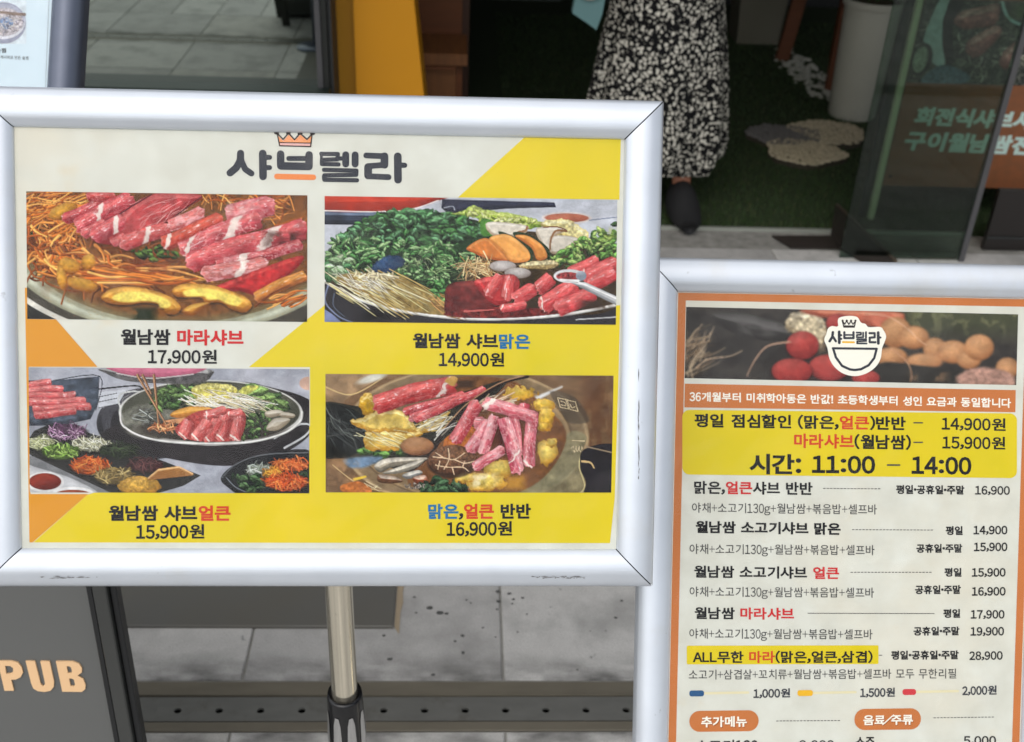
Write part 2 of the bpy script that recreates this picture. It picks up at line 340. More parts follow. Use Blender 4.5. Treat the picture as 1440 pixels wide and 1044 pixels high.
def pic_greens():
    c = Cv(1440, 651, 470, (188, 192, 200), 4)
    c.poly([(0, 90), (440, 92), (430, 135), (300, 160), (0, 160)], (52, 60, 76), lo=(30, 34, 44), hi=(120, 136, 160), smooth=False, tex=.3, f=40)
    c.poly([(0, 0), (600, 0), (560, 40), (450, 76), (300, 92), (0, 90)], (204, 64, 40), lo=(150, 44, 30), tex=.12, f=50, bev=60); c.line([(0, 92), (300, 93), (450, 77), (570, 34)], 6, 5, (232, 222, 216))
    c.poly([(590, 28), (1130, 36), (1138, 60), (900, 70), (620, 100), (585, 70)], (52, 56, 78), lo=(34, 36, 50), tex=.2, smooth=False); c.line([(600, 70), (640, 62), (650, 80)], 5, 4, (170, 176, 190))
    c.ell(1190, 112, 120, 30, (206, 196, 190)); c.ell(1190, 112, 106, 22, (186, 108, 82), lo=(150, 80, 60), hi=(210, 140, 110)); c.line([(1300, 122), (1440, 104)], 6, 5, (120, 130, 150))
    # hot plate and pot
    c.poly([(0, 420), (60, 440), (300, 560), (700, 610), (1440, 550), (1440, 651), (0, 651)], (44, 42, 46), smooth=False, tex=.2, f=50)
    c.line([(40, 460), (26, 540), (90, 610), (160, 640)], 8, 6, (120, 130, 160)); c.line([(70, 500), (66, 560), (120, 612)], 7, 5, (84, 92, 110)); c.poly([(0, 560), (60, 600), (120, 651), (0, 651)], (120, 132, 170), smooth=False)
    c.wash(150, 540, 500, 640, (24, 20, 20), .9, 40, thr=.4); c.line([(1240, 615), (1440, 600)], 6, 6, (190, 190, 192))
    c.poly([(30, 430), (60, 300), (400, 180), (1000, 180), (1440, 260), (1440, 545), (1150, 598), (700, 606), (400, 575), (150, 505)], (66, 52, 32), tex=.4, f=30); c.poly([(40, 400), (60, 260), (200, 150), (460, 100), (800, 150), (760, 340), (600, 470), (300, 400)], (30, 48, 28), tex=.5, f=14)
    c.line([(20, 436), (150, 512), (330, 568), (520, 600), (740, 617), (960, 612), (1180, 592), (1440, 540)], 16, 15, (226, 226, 220), hi=(248, 248, 244), lo=(150, 150, 146))
    dk = [(22, 40, 22), (34, 62, 34), (48, 88, 46), (62, 110, 56), (88, 138, 76), (128, 168, 108)]
    c.leaves([(90, 220), (180, 140), (330, 92), (470, 88), (640, 96), (800, 140), (824, 200), (640, 230), (500, 250), (200, 260)], 330, 50, dk[:4] + [(80, 124, 84)], 5)
    c.leaves([(330, 90), (560, 92), (600, 140), (420, 150)], 40, 60, [(40, 74, 46), (60, 104, 62), (84, 128, 84)], 15)
    c.leaves([(26, 330), (60, 230), (300, 230), (640, 240), (760, 300), (740, 360), (600, 360), (640, 440), (400, 420), (240, 390), (70, 450)], 480, 44, dk[1:], 6, asp=.3)
    c.leaves([(30, 330), (150, 330), (160, 380), (40, 440)], 22, 74, [(70, 120, 74), (110, 156, 104), (150, 184, 132)], 7)
    c.strands(560, 380, 180, 60, 110, 60, 4, [(60, 90, 54), (100, 130, 84), (30, 44, 28), (140, 160, 110)], 8)
    c.leaves([(520, 440), (620, 420), (600, 560), (540, 570), (520, 520)], 60, 40, dk[1:5], 9)
    c.poly([(636, 100), (690, 84), (738, 56), (800, 78), (920, 92), (1046, 122), (1062, 160), (900, 172), (800, 150), (740, 112)], (176, 196, 84), hi=(222, 230, 140), lo=(110, 140, 50), tex=.5, f=14, rough=7)
    c.leaves([(700, 92), (1040, 128), (1000, 160), (780, 130)], 40, 40, [(150, 176, 66), (206, 220, 120)], 10)
    c.poly([(780, 120), (860, 150), (830, 210), (780, 200)], (76, 130, 50), tex=.3)
    c.poly([(1060, 140), (1180, 118), (1250, 150), (1296, 190), (1270, 230), (1140, 200)], (222, 210, 146), hi=(240, 234, 190), lo=(180, 160, 90), tex=.35, f=14, rough=8)
    for P in ([(808, 138), (990, 150), (1000, 178), (960, 206), (836, 206)], [(1046, 166), (1150, 158), (1188, 174), (1120, 214), (1110, 284), (1060, 230)], [(1130, 202), (1250, 214), (1200, 262), (1150, 290), (1112, 280)]):
        c.poly(P, (208, 200, 184), hi=(228, 224, 214), lo=(150, 130, 104), tex=.08, rough=1.5, bev=14)
    c.line([(1000, 160), (990, 178), (955, 186), (950, 206)], 12, 8, (146, 104, 70)); c.line([(1190, 178), (1140, 176), (1116, 214), (1110, 270)], 11, 8, (140, 100, 66)); c.line([(1080, 160), (1140, 156), (1188, 172)], 7, 5, (126, 80, 48))
    c.poly([(640, 262), (740, 222), (830, 206), (830, 226), (730, 262), (720, 290)], (36, 64, 34), tex=.3)
    c.poly([(708, 268), (770, 224), (824, 226), (904, 316), (890, 330), (800, 316), (740, 290)], (214, 126, 56), hi=(232, 160, 86), lo=(170, 84, 34), tex=.12, bev=14)
    c.poly([(930, 196), (1010, 196), (1100, 260), (1110, 320), (1080, 330)], (34, 56, 32)); c.poly([(942, 206), (1000, 202), (1070, 246), (1098, 300), (1080, 322), (1046, 318), (1020, 262)], (226, 146, 66), hi=(240, 176, 96), lo=(180, 100, 44), tex=.1, bev=14)
    c.poly([(860, 190), (930, 204), (1000, 250), (1028, 300), (1020, 332), (1000, 330)], (40, 60, 34)); c.poly([(816, 220), (890, 196), (950, 222), (1006, 276), (1014, 318), (980, 334), (920, 332), (880, 284)], (232, 162, 80), hi=(244, 188, 110), lo=(196, 120, 56), tex=.1, bev=14)
    c.leaves([(1110, 320), (1200, 240), (1320, 180), (1440, 130), (1440, 300), (1300, 310), (1180, 370)], 170, 44, [(36, 60, 28), (60, 96, 40), (90, 134, 60), (140, 176, 90)], 11)
    c.wash(1340, 150, 1440, 230, (180, 190, 80), .5, 20)
    c.strands(770, 365, 90, 50, 70, 90, 6, [(186, 150, 100), (214, 184, 136), (150, 110, 64)], 12, curl=1)
    for (x, y) in ((884, 354), (956, 388)): c.ell(x, y + 6, 70, 30, (70, 50, 36), soft=12, amt=.7); c.ell(x, y, 64, 27, (186, 180, 176), hi=(226, 222, 216), lo=(124, 112, 104), tex=.1)
    c.poly([(960, 350), (1020, 330), (1120, 322), (1152, 344), (1100, 366), (990, 364)], (206, 190, 140), hi=(232, 222, 180), lo=(150, 126, 80), tex=.4, f=8, rough=5)
    c.ell(330, 352, 84, 40, (38, 66, 112), lo=(24, 40, 70), hi=(70, 100, 150), tex=.3, rough=.4, rot=-.3, amt=.9)
    c.poly([(80, 424), (150, 398), (350, 404), (430, 430), (600, 540), (690, 600), (500, 592), (300, 552), (160, 490)], (150, 126, 70), tex=.3, rough=4)
    c.strands(320, 490, 230, 70, 110, 200, 5, [(184, 160, 96), (206, 190, 130), (130, 104, 50), (222, 214, 170)], 13, ang=.62, spread=.16, curl=.1)
    c.strands(230, 440, 120, 40, 34, 120, 4, [(226, 220, 200), (206, 200, 176)], 14, ang=.7, spread=.5); c.strands(270, 410, 110, 12, 26, 26, 12, [(214, 200, 160)], 17)
    c.strands(640, 560, 60, 40, 24, 120, 5, [(150, 104, 56), (184, 140, 84)], 24, ang=.6, spread=.2)
    c.poly([(618, 452), (700, 430), (780, 440), (866, 548), (780, 596), (620, 600), (604, 520)], (104, 38, 36), lo=(70, 22, 22), hi=(140, 60, 54), tex=.45, f=30)
    c.poly([(600, 590), (800, 560), (1060, 560), (1180, 580), (960, 608), (700, 612)], (110, 36, 34), tex=.6, f=16)
    m = dict(hi=(232, 128, 122), lo=(140, 34, 40))
    c.poly([(746, 432), (860, 402), (936, 396), (966, 440), (940, 510), (880, 548), (820, 530)], (196, 56, 58), tex=.3, f=26, lo=(130, 30, 34), hi=(226, 110, 104)); c.roll((800, 500), (880, 400), 60, (204, 70, 68), marb=.6, seed=30, **m); c.roll((900, 520), (930, 400), 60, (206, 72, 70), marb=.5, seed=31, **m)
    for i, (A, B, w) in enumerate((((1200, 400), (1345, 315), 76), ((1262, 412), (1440, 326), 92), ((930, 520), (1046, 452), 76), ((1040, 470), (1130, 405), 76), ((1300, 446), (1440, 380), 82), ((1072, 560), (1250, 440), 92), ((1140, 575), (1330, 470), 84), ((870, 565), (1000, 540), 46))):
        c.roll(A, B, w, (204, 66, 68), marb=.32, seed=40 + i, fat=[(.05, .04)] if i % 2 else (), **m)
    c.wash(1230, 510, 1430, 570, (60, 44, 34), .8, 24, thr=.4); c.line([(700, 580), (840, 570)], 12, 5, (220, 110, 104), amt=.8)
    c.ell(1205, 400, 76, 34, (206, 208, 208)); c.ell(1200, 402, 58, 22, (150, 60, 60), tex=.6, f=12); c.ell(1262, 398, 26, 24, (130, 140, 152), hi=(200, 206, 212))
    c.line([(1160, 418), (1250, 420)], 7, 7, (226, 224, 220)); c.poly([(1210, 432), (1280, 428), (1440, 500), (1440, 546), (1250, 452)], (186, 188, 188), smooth=False, hi=(236, 236, 234), lo=(120, 122, 124), bev=14); c.line([(1230, 420), (1440, 512)], 5, 7, (240, 240, 238))
    return c.finish(5, 1.04, .94, .0)

def pic_table():
    c = Cv(1440, 667, 470, (160, 164, 174), 5); sl, X, Y = c.grid(0, 0, 1440, 667)
    c.over(sl, sstep(.35, .7, c.n(X, Y, 160, 4)) * .5, (190, 190, 198)); c.over(sl, sstep(500, 250, X) * sstep(150, 400, Y) * .3, (120, 120, 130))
    # stove ring, pot body
    c.ell(640, 300, 270, 180, (44, 44, 48), hi=(90, 90, 96), soft=4); c.ell(640, 290, 245, 155, (70, 70, 76), soft=4, tex=.2); c.ell(650, 300, 210, 130, (38, 36, 40)); c.line([(378, 130), (560, 112), (600, 130)], 8, 8, (40, 40, 44)); c.poly([(385, 145), (520, 130), (480, 200), (380, 230)], (196, 200, 206), smooth=False)
    for a in (150, 175, 205): c.line([(378, 20 + a), (470, a)], 4, 4, (60, 60, 66))
    c.poly([(420, 330), (500, 400), (700, 470), (1000, 512), (1240, 470), (1400, 380), (1440, 300), (1440, 190), (1250, 120), (980, 104)], (42, 38, 40), soft=5, tex=.25, f=30)
    c.line([(1300, 420), (1400, 360), (1432, 310), (1380, 300), (1310, 340), (1250, 372)], 10, 8, (196, 198, 200)); c.line([(492, 230), (478, 180), (500, 150), (560, 140), (620, 150)], 9, 8, (190, 192, 190)); c.line([(505, 220), (498, 180), (530, 160)], 5, 5, (120, 120, 120))
    c.ell(935, 245, 456, 165, (206, 206, 200), soft=4); c.ell(935, 240, 442, 153, (92, 94, 78), soft=4, lo=(60, 60, 50)); c.ell(935, 238, 452, 158, (190, 190, 182), soft=3, amt=0)
    c.ell(640, 290, 150, 90, (112, 112, 100), tex=.4, f=20, soft=20); c.strands(640, 270, 60, 40, 24, 60, 6, [(170, 176, 170), (60, 64, 58), (140, 144, 136)], 2)
    c.ell(935, 330, 380, 60, (54, 48, 42), soft=18, amt=.8)
    dk = [(26, 40, 22), (40, 62, 32), (60, 88, 44), (88, 116, 62)]
    c.leaves([(640, 200), (700, 120), (860, 110), (880, 190), (780, 230), (660, 230)], 90, 54, dk, 3); c.leaves([(1040, 170), (1130, 110), (1260, 150), (1310, 230), (1200, 240)], 60, 80, dk[1:] + [(110, 140, 74)], 4)
    c.poly([(846, 120), (920, 98), (1040, 106), (1064, 140), (1000, 190), (900, 200), (850, 160)], (206, 196, 96), hi=(236, 228, 150), lo=(150, 140, 60), tex=.4, f=12, rough=6); c.poly([(1060, 150), (1110, 110), (1174, 112), (1120, 150)], (190, 190, 90), tex=.4, rough=4)
    c.strands(1010, 195, 170, 30, 80, 150, 5, [(226, 214, 184), (206, 190, 150), (240, 232, 210)], 5, ang=.35, spread=.3)
    c.poly([(734, 262), (760, 236), (840, 214), (940, 222), (900, 250), (790, 272)], (222, 156, 58), hi=(240, 186, 90), lo=(170, 104, 40), tex=.1); c.poly([(700, 290), (820, 268), (900, 262), (840, 300)], (196, 140, 96), tex=.2)
    c.strands(695, 320, 74, 16, 34, 50, 7, [(206, 130, 84), (226, 160, 110), (160, 90, 50)], 6)
    c.leaves([(1100, 260), (1200, 240), (1250, 300), (1200, 360), (1080, 380)], 80, 34, dk, 7)
    for P in ([(1205, 240), (1270, 228), (1300, 250), (1220, 268)], [(1290, 240), (1350, 250), (1340, 270), (1280, 262)], [(1250, 272), (1330, 276), (1270, 330), (1210, 326)]): c.poly(P, (198, 188, 168), hi=(222, 216, 200), lo=(140, 126, 104))
    m = dict(hi=(228, 140, 132), lo=(130, 40, 40))
    c.poly([(760, 340), (800, 280), (880, 236), (1000, 224), (1100, 240), (1100, 330), (1050, 385), (850, 385)], (180, 70, 66), tex=.3)
    for i, (A, B, w) in enumerate((((900, 262), (1010, 226), 50), ((1010, 262), (1098, 240), 50), ((790, 372), (836, 280), 62), ((1052, 388), (1086, 262), 62), ((982, 386), (1010, 250), 66), ((915, 392), (970, 270), 60), ((850, 386), (925, 278), 66))): c.roll(A, B, w, (198, 82, 78), marb=.5, seed=60 + i, fat=[(.12, .06)], **m)
    c.line([(488, 250), (500, 310), (580, 362), (720, 392), (935, 402), (1130, 392), (1290, 350), (1376, 290), (1388, 240)], 11, 11, (214, 214, 208), hi=(242, 242, 238), lo=(130, 130, 126))
    c.poly([(420, 25), (900, 25), (940, 60), (880, 96), (700, 100), (520, 88), (416, 50)], (86, 84, 84), hi=(180, 180, 178), tex=.4, f=26); c.poly([(440, 12), (890, 12), (860, 48), (760, 66), (600, 66), (490, 50)], (216, 118, 146), tex=.08, lo=(180, 90, 116)); c.line([(470, 50), (640, 74), (850, 52)], 6, 6, (196, 186, 186))
    for (A, B) in (((655, 60), (676, 292)), ((574, 60), (716, 306)), ((600, 60), (640, 150))): c.line([A, B], 15, 8, (146, 100, 66), hi=(214, 170, 126), lo=(90, 56, 36))
    # slate of meat
    c.poly([(0, 88), (160, 88), (386, 66), (378, 200), (340, 280), (200, 312), (0, 316)], (74, 84, 98), smooth=False, tex=.45, f=24, lo=(50, 56, 66)); c.line([(160, 88), (388, 66), (366, 236)], 5, 4, (40, 44, 52))
    for i, (A, B) in enumerate((((30, 110), (150, 100)), ((30, 140), (210, 130)), ((30, 170), (270, 160)), ((30, 200), (320, 190)), ((50, 232), (345, 216)), ((60, 262), (270, 240)))): c.roll(A, B, 42, (192, 76, 78), marb=.6, seed=80 + i, hi=(226, 140, 132), lo=(120, 40, 44))
    # tray with heaps
    c.poly([(0, 430), (60, 340), (140, 305), (300, 340), (430, 380), (650, 470), (885, 560), (800, 612), (640, 660), (420, 667), (300, 610), (120, 520)], (46, 46, 44), smooth=False, tex=.3)
    c.poly([(0, 455), (60, 470), (440, 650), (380, 667), (0, 667)], (120, 122, 124), smooth=False); c.poly([(0, 500), (60, 520), (250, 580), (372, 667), (0, 667)], (196, 198, 200), lo=(150, 150, 154)); c.ell(112, 596, 94, 52, (222, 222, 220)); c.ell(112, 594, 80, 42, (140, 44, 30), lo=(96, 26, 18), hi=(190, 80, 50), tex=.2); c.ell(250, 648, 100, 28, (232, 232, 230)); c.ell(250, 656, 84, 22, (150, 70, 44))
    def heap(x, y, a, b, pal, L=44, w=5, n=90, sd=1, **k):
        c.ell(x, y + 8, a * 1.05, b * 1.05, (30, 28, 26), soft=12, amt=.7); c.ell(x, y, a * .92, b * .9, np.array(pal[0]) * .6, soft=10); c.strands(x, y - b * .1, a * .9, b * .8, n, L, w, pal, sd, curl=1, **k)
    heap(225, 345, 100, 44, [(110, 74, 104), (150, 112, 144), (84, 50, 76), (190, 160, 180)], sd=1); heap(95, 402, 70, 40, [(176, 182, 130), (206, 210, 170)], sd=2, n=60); heap(342, 408, 96, 38, [(190, 190, 160), (216, 216, 194), (160, 160, 126)], sd=3); heap(190, 446, 100, 42, [(104, 136, 56), (140, 170, 84), (76, 100, 40)], L=24, w=9, sd=4)
    heap(480, 436, 100, 38, [(44, 56, 36), (66, 80, 52), (30, 36, 26)], sd=5); heap(335, 516, 104, 48, [(218, 96, 34), (236, 130, 60), (190, 74, 24)], sd=6); heap(610, 510, 90, 36, [(70, 40, 42), (96, 62, 60)], sd=7); heap(455, 566, 106, 46, [(150, 128, 76), (186, 166, 110), (110, 90, 50)], sd=8)
    c.ell(580, 612, 104, 46, (206, 160, 64), hi=(232, 196, 110), lo=(140, 96, 30), tex=.35, f=10, rough=.25)
    for k in range(9): c.line([(630 + k * 6, 560 - k * 5 + 16), (840 - k * 8, 545 - k * 4 + 8)], 17, 15, (206, 154, 92), hi=(236, 200, 146), lo=(140, 90, 46))
    c.poly([(985, 570), (1060, 500), (1200, 452), (1440, 440), (1440, 667), (1120, 667), (1020, 620)], (32, 34, 36)); c.line([(990, 572), (1062, 502), (1200, 454), (1440, 442)], 6, 6, (96, 100, 104)); c.line([(1010, 570), (1060, 620), (1130, 650)], 5, 5, (110, 116, 124))
    heap(1180, 536, 70, 36, [(190, 196, 186), (150, 160, 150), (110, 120, 100)], sd=9); c.leaves([(1040, 560), (1180, 560), (1220, 640), (1100, 640)], 60, 40, [(20, 34, 20), (36, 60, 34), (70, 96, 60)], 10); c.leaves([(1300, 540), (1440, 510), (1440, 600), (1340, 590)], 40, 40, [(20, 34, 20), (36, 60, 34)], 11)
    heap(1330, 505, 96, 36, [(222, 100, 40), (236, 130, 66), (190, 80, 30)], sd=12); heap(1242, 548, 52, 24, [(226, 160, 60), (206, 130, 40)], sd=13, n=40); heap(1310, 592, 116, 46, [(222, 92, 34), (238, 122, 56), (190, 70, 24)], sd=14, n=120)
    c.ell(1420, 95, 46, 34, (196, 160, 140)); return c.finish(5, 1.04, .92, .0)

def pic_duo():
    c = Cv(1440, 617, 470, (112, 84, 56), 6); sl, X, Y = c.grid(0, 0, 1440, 617)
    c.over(sl, sstep(.4, .65, c.n(X / 3, Y, 26, 4)) * .5, (140, 108, 74)); c.over(sl, sstep(1230, 1300, X) * .6 * sstep(.3, .6, c.n(X, Y / 5, 26, 9)), (96, 60, 36))
    c.poly([(0, 0), (330, 20), (200, 90), (60, 190), (0, 190)], (146, 118, 86), smooth=False, tex=.3, f=50); c.line([(20, 80), (150, 120), (300, 40)], 8, 4, (206, 176, 120)); c.ell(250, 40, 70, 18, (206, 204, 190), rot=-.3, soft=16)
    c.ell(700, 330, 600, 345, (132, 110, 80), soft=5, tex=.15, f=60); d = np.sqrt(((X - 700) / 600) ** 2 + ((Y - 330) / 345) ** 2)
    c.over(sl, sstep(.03, .0, abs(d - .985)) * .9, (176, 150, 110)); c.over(sl, sstep(.02, .0, abs(d - .86)) * .7, (92, 72, 50)); c.over(sl, sstep(.03, .0, abs(d - .84)) * .5, (180, 150, 104)); c.over(sl, sstep(900, 1200, X) * sstep(350, 560, Y) * sstep(1.0, .97, d) * .6, (128, 130, 104))
    c.poly([(1000, 560), (1100, 470), (1200, 300), (1290, 320), (1260, 420), (1290, 560), (1250, 617), (1000, 617)], (132, 126, 94), tex=.25, f=40, soft=8, amt=.8)
    c.line([(1262, 420), (1256, 470), (1284, 560), (1250, 610)], 7, 5, (196, 182, 130)); c.poly([(1280, 380), (1440, 370), (1440, 617), (1290, 617), (1290, 540), (1262, 470)], (38, 34, 38), tex=.3); c.line([(1270, 440), (1310, 446), (1328, 472)], 11, 6, (206, 176, 120)); c.line([(1290, 368), (1440, 402)], 6, 6, (150, 130, 104))
    c.line([(1030, 140), (1165, 76)], 22, 8, (206, 206, 204), soft=14); c.poly([(1110, 100), (1220, 120), (1290, 210), (1290, 250), (1200, 250), (1160, 190)], (76, 66, 54), soft=12, amt=.7)
    c.poly([(600, 60), (900, 40), (1060, 150), (1190, 300), (1120, 480), (960, 590), (700, 600), (440, 560), (460, 460), (580, 330)], (120, 78, 44), tex=.3, f=40, soft=10); c.poly([(640, 280), (760, 280), (740, 360), (600, 380)], (186, 106, 44), tex=.3)
    # dark half with seaweed
    c.poly([(0, 170), (180, 175), (400, 200), (700, 100), (900, 60), (560, 370), (440, 490), (300, 460), (120, 430), (0, 400)], (44, 42, 34), tex=.5, f=24); c.poly([(0, 185), (120, 175), (210, 230), (230, 330), (180, 400), (80, 430), (0, 400)], (24, 26, 24), tex=.3)
    c.strands(110, 290, 110, 90, 46, 110, 3.5, [(66, 72, 70), (44, 50, 48), (110, 116, 110)], 3, ang=.6, spread=.9, curl=1)
    c.leaves([(180, 390), (340, 370), (420, 400), (300, 430)], 30, 50, [(34, 56, 24), (60, 96, 40), (90, 130, 60)], 4)
    yl = dict(hi=(248, 230, 160), lo=(170, 120, 30), tex=.28, f=34, rough=9)
    c.poly([(190, 150), (230, 110), (270, 150), (260, 210), (210, 216)], (206, 160, 30), **yl)
    c.poly([(450, 300), (520, 240), (620, 200), (600, 250), (520, 300)], (206, 184, 110), **yl); c.strands(560, 250, 80, 30, 24, 80, 6, [(230, 220, 180), (200, 170, 90)], 21, ang=-.4, spread=.3)
    c.poly([(228, 296), (330, 290), (500, 304), (420, 350), (380, 384), (250, 390), (214, 370)], (204, 168, 70), **yl); c.poly([(146, 252), (210, 226), (280, 196), (400, 196), (444, 250), (452, 300), (330, 300), (240, 300)], (218, 188, 92), **yl)
    c.strands(330, 340, 110, 30, 18, 130, 4, [(236, 220, 160)], 22, ang=.5, spread=.2)
    m = dict(hi=(226, 120, 112), lo=(120, 28, 32))
    c.roll((250, 165), (660, 66), 96, (188, 54, 52), marb=.5, fat=[(.86, .06)], seed=5, **m); c.poly([(600, 50), (640, 26), (664, 46), (640, 76)], (206, 160, 80), rough=5); c.wash(640, 40, 760, 90, (60, 44, 34), .8, 30, thr=.3)
    c.roll((400, 205), (700, 118), 44, (180, 50, 60), marb=.6, seed=6, **m); c.roll((430, 240), (740, 120), 44, (196, 70, 80), pale=.5, seed=7, **m); c.roll((450, 246), (796, 84), 42, (192, 62, 70), marb=.7, seed=8, **m)
    # divider
    c.line([(1000, 28), (880, 60), (720, 170), (600, 300), (540, 400), (440, 486)], 14, 20, (40, 28, 24)); c.line([(980, 24), (860, 62), (706, 164), (590, 292)], 6, 5, (170, 130, 96))
    c.strands(600, 270, 50, 40, 10, 110, 6, [(230, 226, 214), (200, 190, 170)], 9, ang=-.8, spread=.4)
    c.ell(474, 376, 88, 52, (40, 28, 20), soft=12, amt=.7); c.ell(470, 368, 80, 45, (184, 132, 88), hi=(220, 176, 130), lo=(110, 66, 36), tex=.12, f=20, rough=.1)
    for P, q in (([(262, 462), (330, 426), (520, 424), (480, 446), (350, 470), (290, 496)], (196, 184, 160)), ([(300, 500), (360, 476), (500, 430), (470, 470), (380, 500)], (216, 206, 184)), ([(276, 520), (290, 504), (370, 516), (400, 540), (340, 550), (284, 542)], (150, 96, 60)), ([(398, 508), (470, 484), (496, 500), (430, 528)], (206, 206, 200)), ([(450, 520), (510, 508), (520, 550), (470, 550)], (176, 84, 50))): c.poly(P, q, hi=(232, 226, 210), lo=np.array(q) * .5, tex=.2)
    c.poly([(120, 430), (300, 420), (220, 470), (140, 470)], (104, 130, 156), soft=20, tex=.2); c.line([(165, 530), (220, 516)], 14, 10, (226, 190, 60)); c.wash(30, 400, 200, 590, (170, 130, 90), .7, 50); c.line([(60, 460), (200, 560), (380, 600)], 6, 5, (190, 160, 110)); c.poly([(100, 560), (190, 540), (250, 590), (120, 592)], (190, 110, 50), tex=.3)
    c.leaves([(480, 560), (560, 520), (700, 560), (680, 592), (500, 592)], 50, 60, [(20, 34, 22), (34, 56, 34), (60, 90, 60)], 10); c.strands(460, 560, 50, 14, 40, 8, 6, [(150, 140, 130), (90, 84, 80)], 11)
    # ruffled cabbage on the right
    for k, (x, y, a, b) in enumerate(((960, 110, 76, 34), (1080, 165, 56, 34), (1092, 230, 36, 60), (1075, 270, 24, 22), (1100, 400, 44, 66), (1120, 350, 26, 22), (870, 478, 66, 44), (800, 540, 100, 46), (700, 520, 60, 26))):
        c.ell(x, y, a, b, (218, 180, 56) if k < 4 else (222, 196, 92), hi=(250, 232, 150), lo=(170, 116, 26), tex=.32, f=22, rough=.9, seed=k * 3)
    c.wash(640, 490, 880, 580, (236, 226, 190), .7, 36); c.wash(880, 500, 1010, 590, (206, 150, 40), .7, 60, thr=.3)
    c.ell(640, 445, 122, 78, (50, 34, 24), soft=14, amt=.8); c.ell(640, 434, 116, 72, (122, 84, 58), hi=(164, 122, 90), lo=(70, 42, 26), tex=.5, f=8, rough=.06)
    for P in ([(548, 420), (600, 425), (650, 432), (700, 400)], [(620, 380), (625, 430), (600, 480)], [(650, 432), (700, 450), (748, 440)], [(560, 460), (620, 470), (690, 470), (720, 490)], [(600, 425), (560, 400)], [(690, 470), (700, 440)], [(640, 470), (650, 505)], [(580, 440), (570, 480)]): c.line(P, 6, 4, (222, 192, 156))
    pk = dict(hi=(234, 160, 160), lo=(130, 36, 52))
    c.strands(850, 150, 70, 36, 20, 90, 10, [(214, 196, 170), (190, 160, 130)], 12, ang=-.6, spread=.4); c.wash(820, 200, 1000, 420, (70, 30, 24), .9, 60, thr=.3)
    c.roll((770, 150), (640, 350), 70, (188, 60, 66), marb=.8, seed=14, **pk); c.roll((740, 250), (800, 250), 60, (196, 90, 100), pale=.5, seed=24, **pk)
    c.roll((720, 395), (815, 240), 66, (194, 84, 98), marb=.9, pale=.5, seed=15, **pk); c.roll((780, 410), (850, 215), 56, (190, 80, 94), marb=.9, pale=.6, seed=16, **pk)
    c.roll((960, 420), (930, 200), 52, (186, 76, 90), marb=.8, seed=18, **pk); c.roll((978, 215), (985, 150), 56, (186, 60, 72), marb=.5, seed=28, **pk); c.roll((745, 480), (890, 372), 56, (196, 86, 98), pale=.7, seed=20, **pk)
    c.roll((970, 500), (880, 225), 70, (190, 72, 90), marb=1, pale=.4, fat=[(.3, .04)], seed=17, **pk); c.roll((1016, 470), (1020, 190), 62, (192, 74, 88), marb=1, pale=.3, fat=[(.04, .04)], seed=19, **pk); c.roll((785, 158), (1044, 222), 66, (198, 84, 96), marb=.7, fat=[(.1, .12)], pale=.3, seed=13, **pk)
    # cast marks on the rim of the pan
    lt = (206, 186, 146)
    def box(x, y, w, h, t):
        c.line([(x, y), (x + w, y + h * t)], 4, 4, lt, smooth=False); c.line([(x + 14, y + 46), (x + w + 14, y + 46 + h * t)], 4, 4, lt, smooth=False); c.line([(x, y), (x + 14, y + 46)], 4, 4, lt); c.line([(x + w, y + h * t), (x + w + 14, y + 46 + h * t)], 4, 4, lt)
    box(1146, 130, 40, 16, .5); box(1192, 140, 40, 16, .6); c.line([(1160, 146), (1180, 152), (1186, 168), (1164, 164)], 4, 4, lt); c.line([(1206, 160), (1216, 178), (1232, 172)], 4, 4, lt)
    c.line([(1222, 338), (1278, 340)], 5, 5, lt)
    for k in range(7): c.line([(1215 + k * 9, 378 + (k % 3) * 8), (1226 + k * 7, 366 + (k % 2) * 26), (1230 + k * 6, 396 - k * 2)], 3, 2, lt)
    c.line([(222, 538), (296, 574)], 4, 4, lt); c.line([(214, 548), (286, 586)], 4, 4, lt); c.strands(255, 562, 30, 8, 12, 14, 3, [lt], 30)
    return c.finish(5, 1.05, .92, .0)

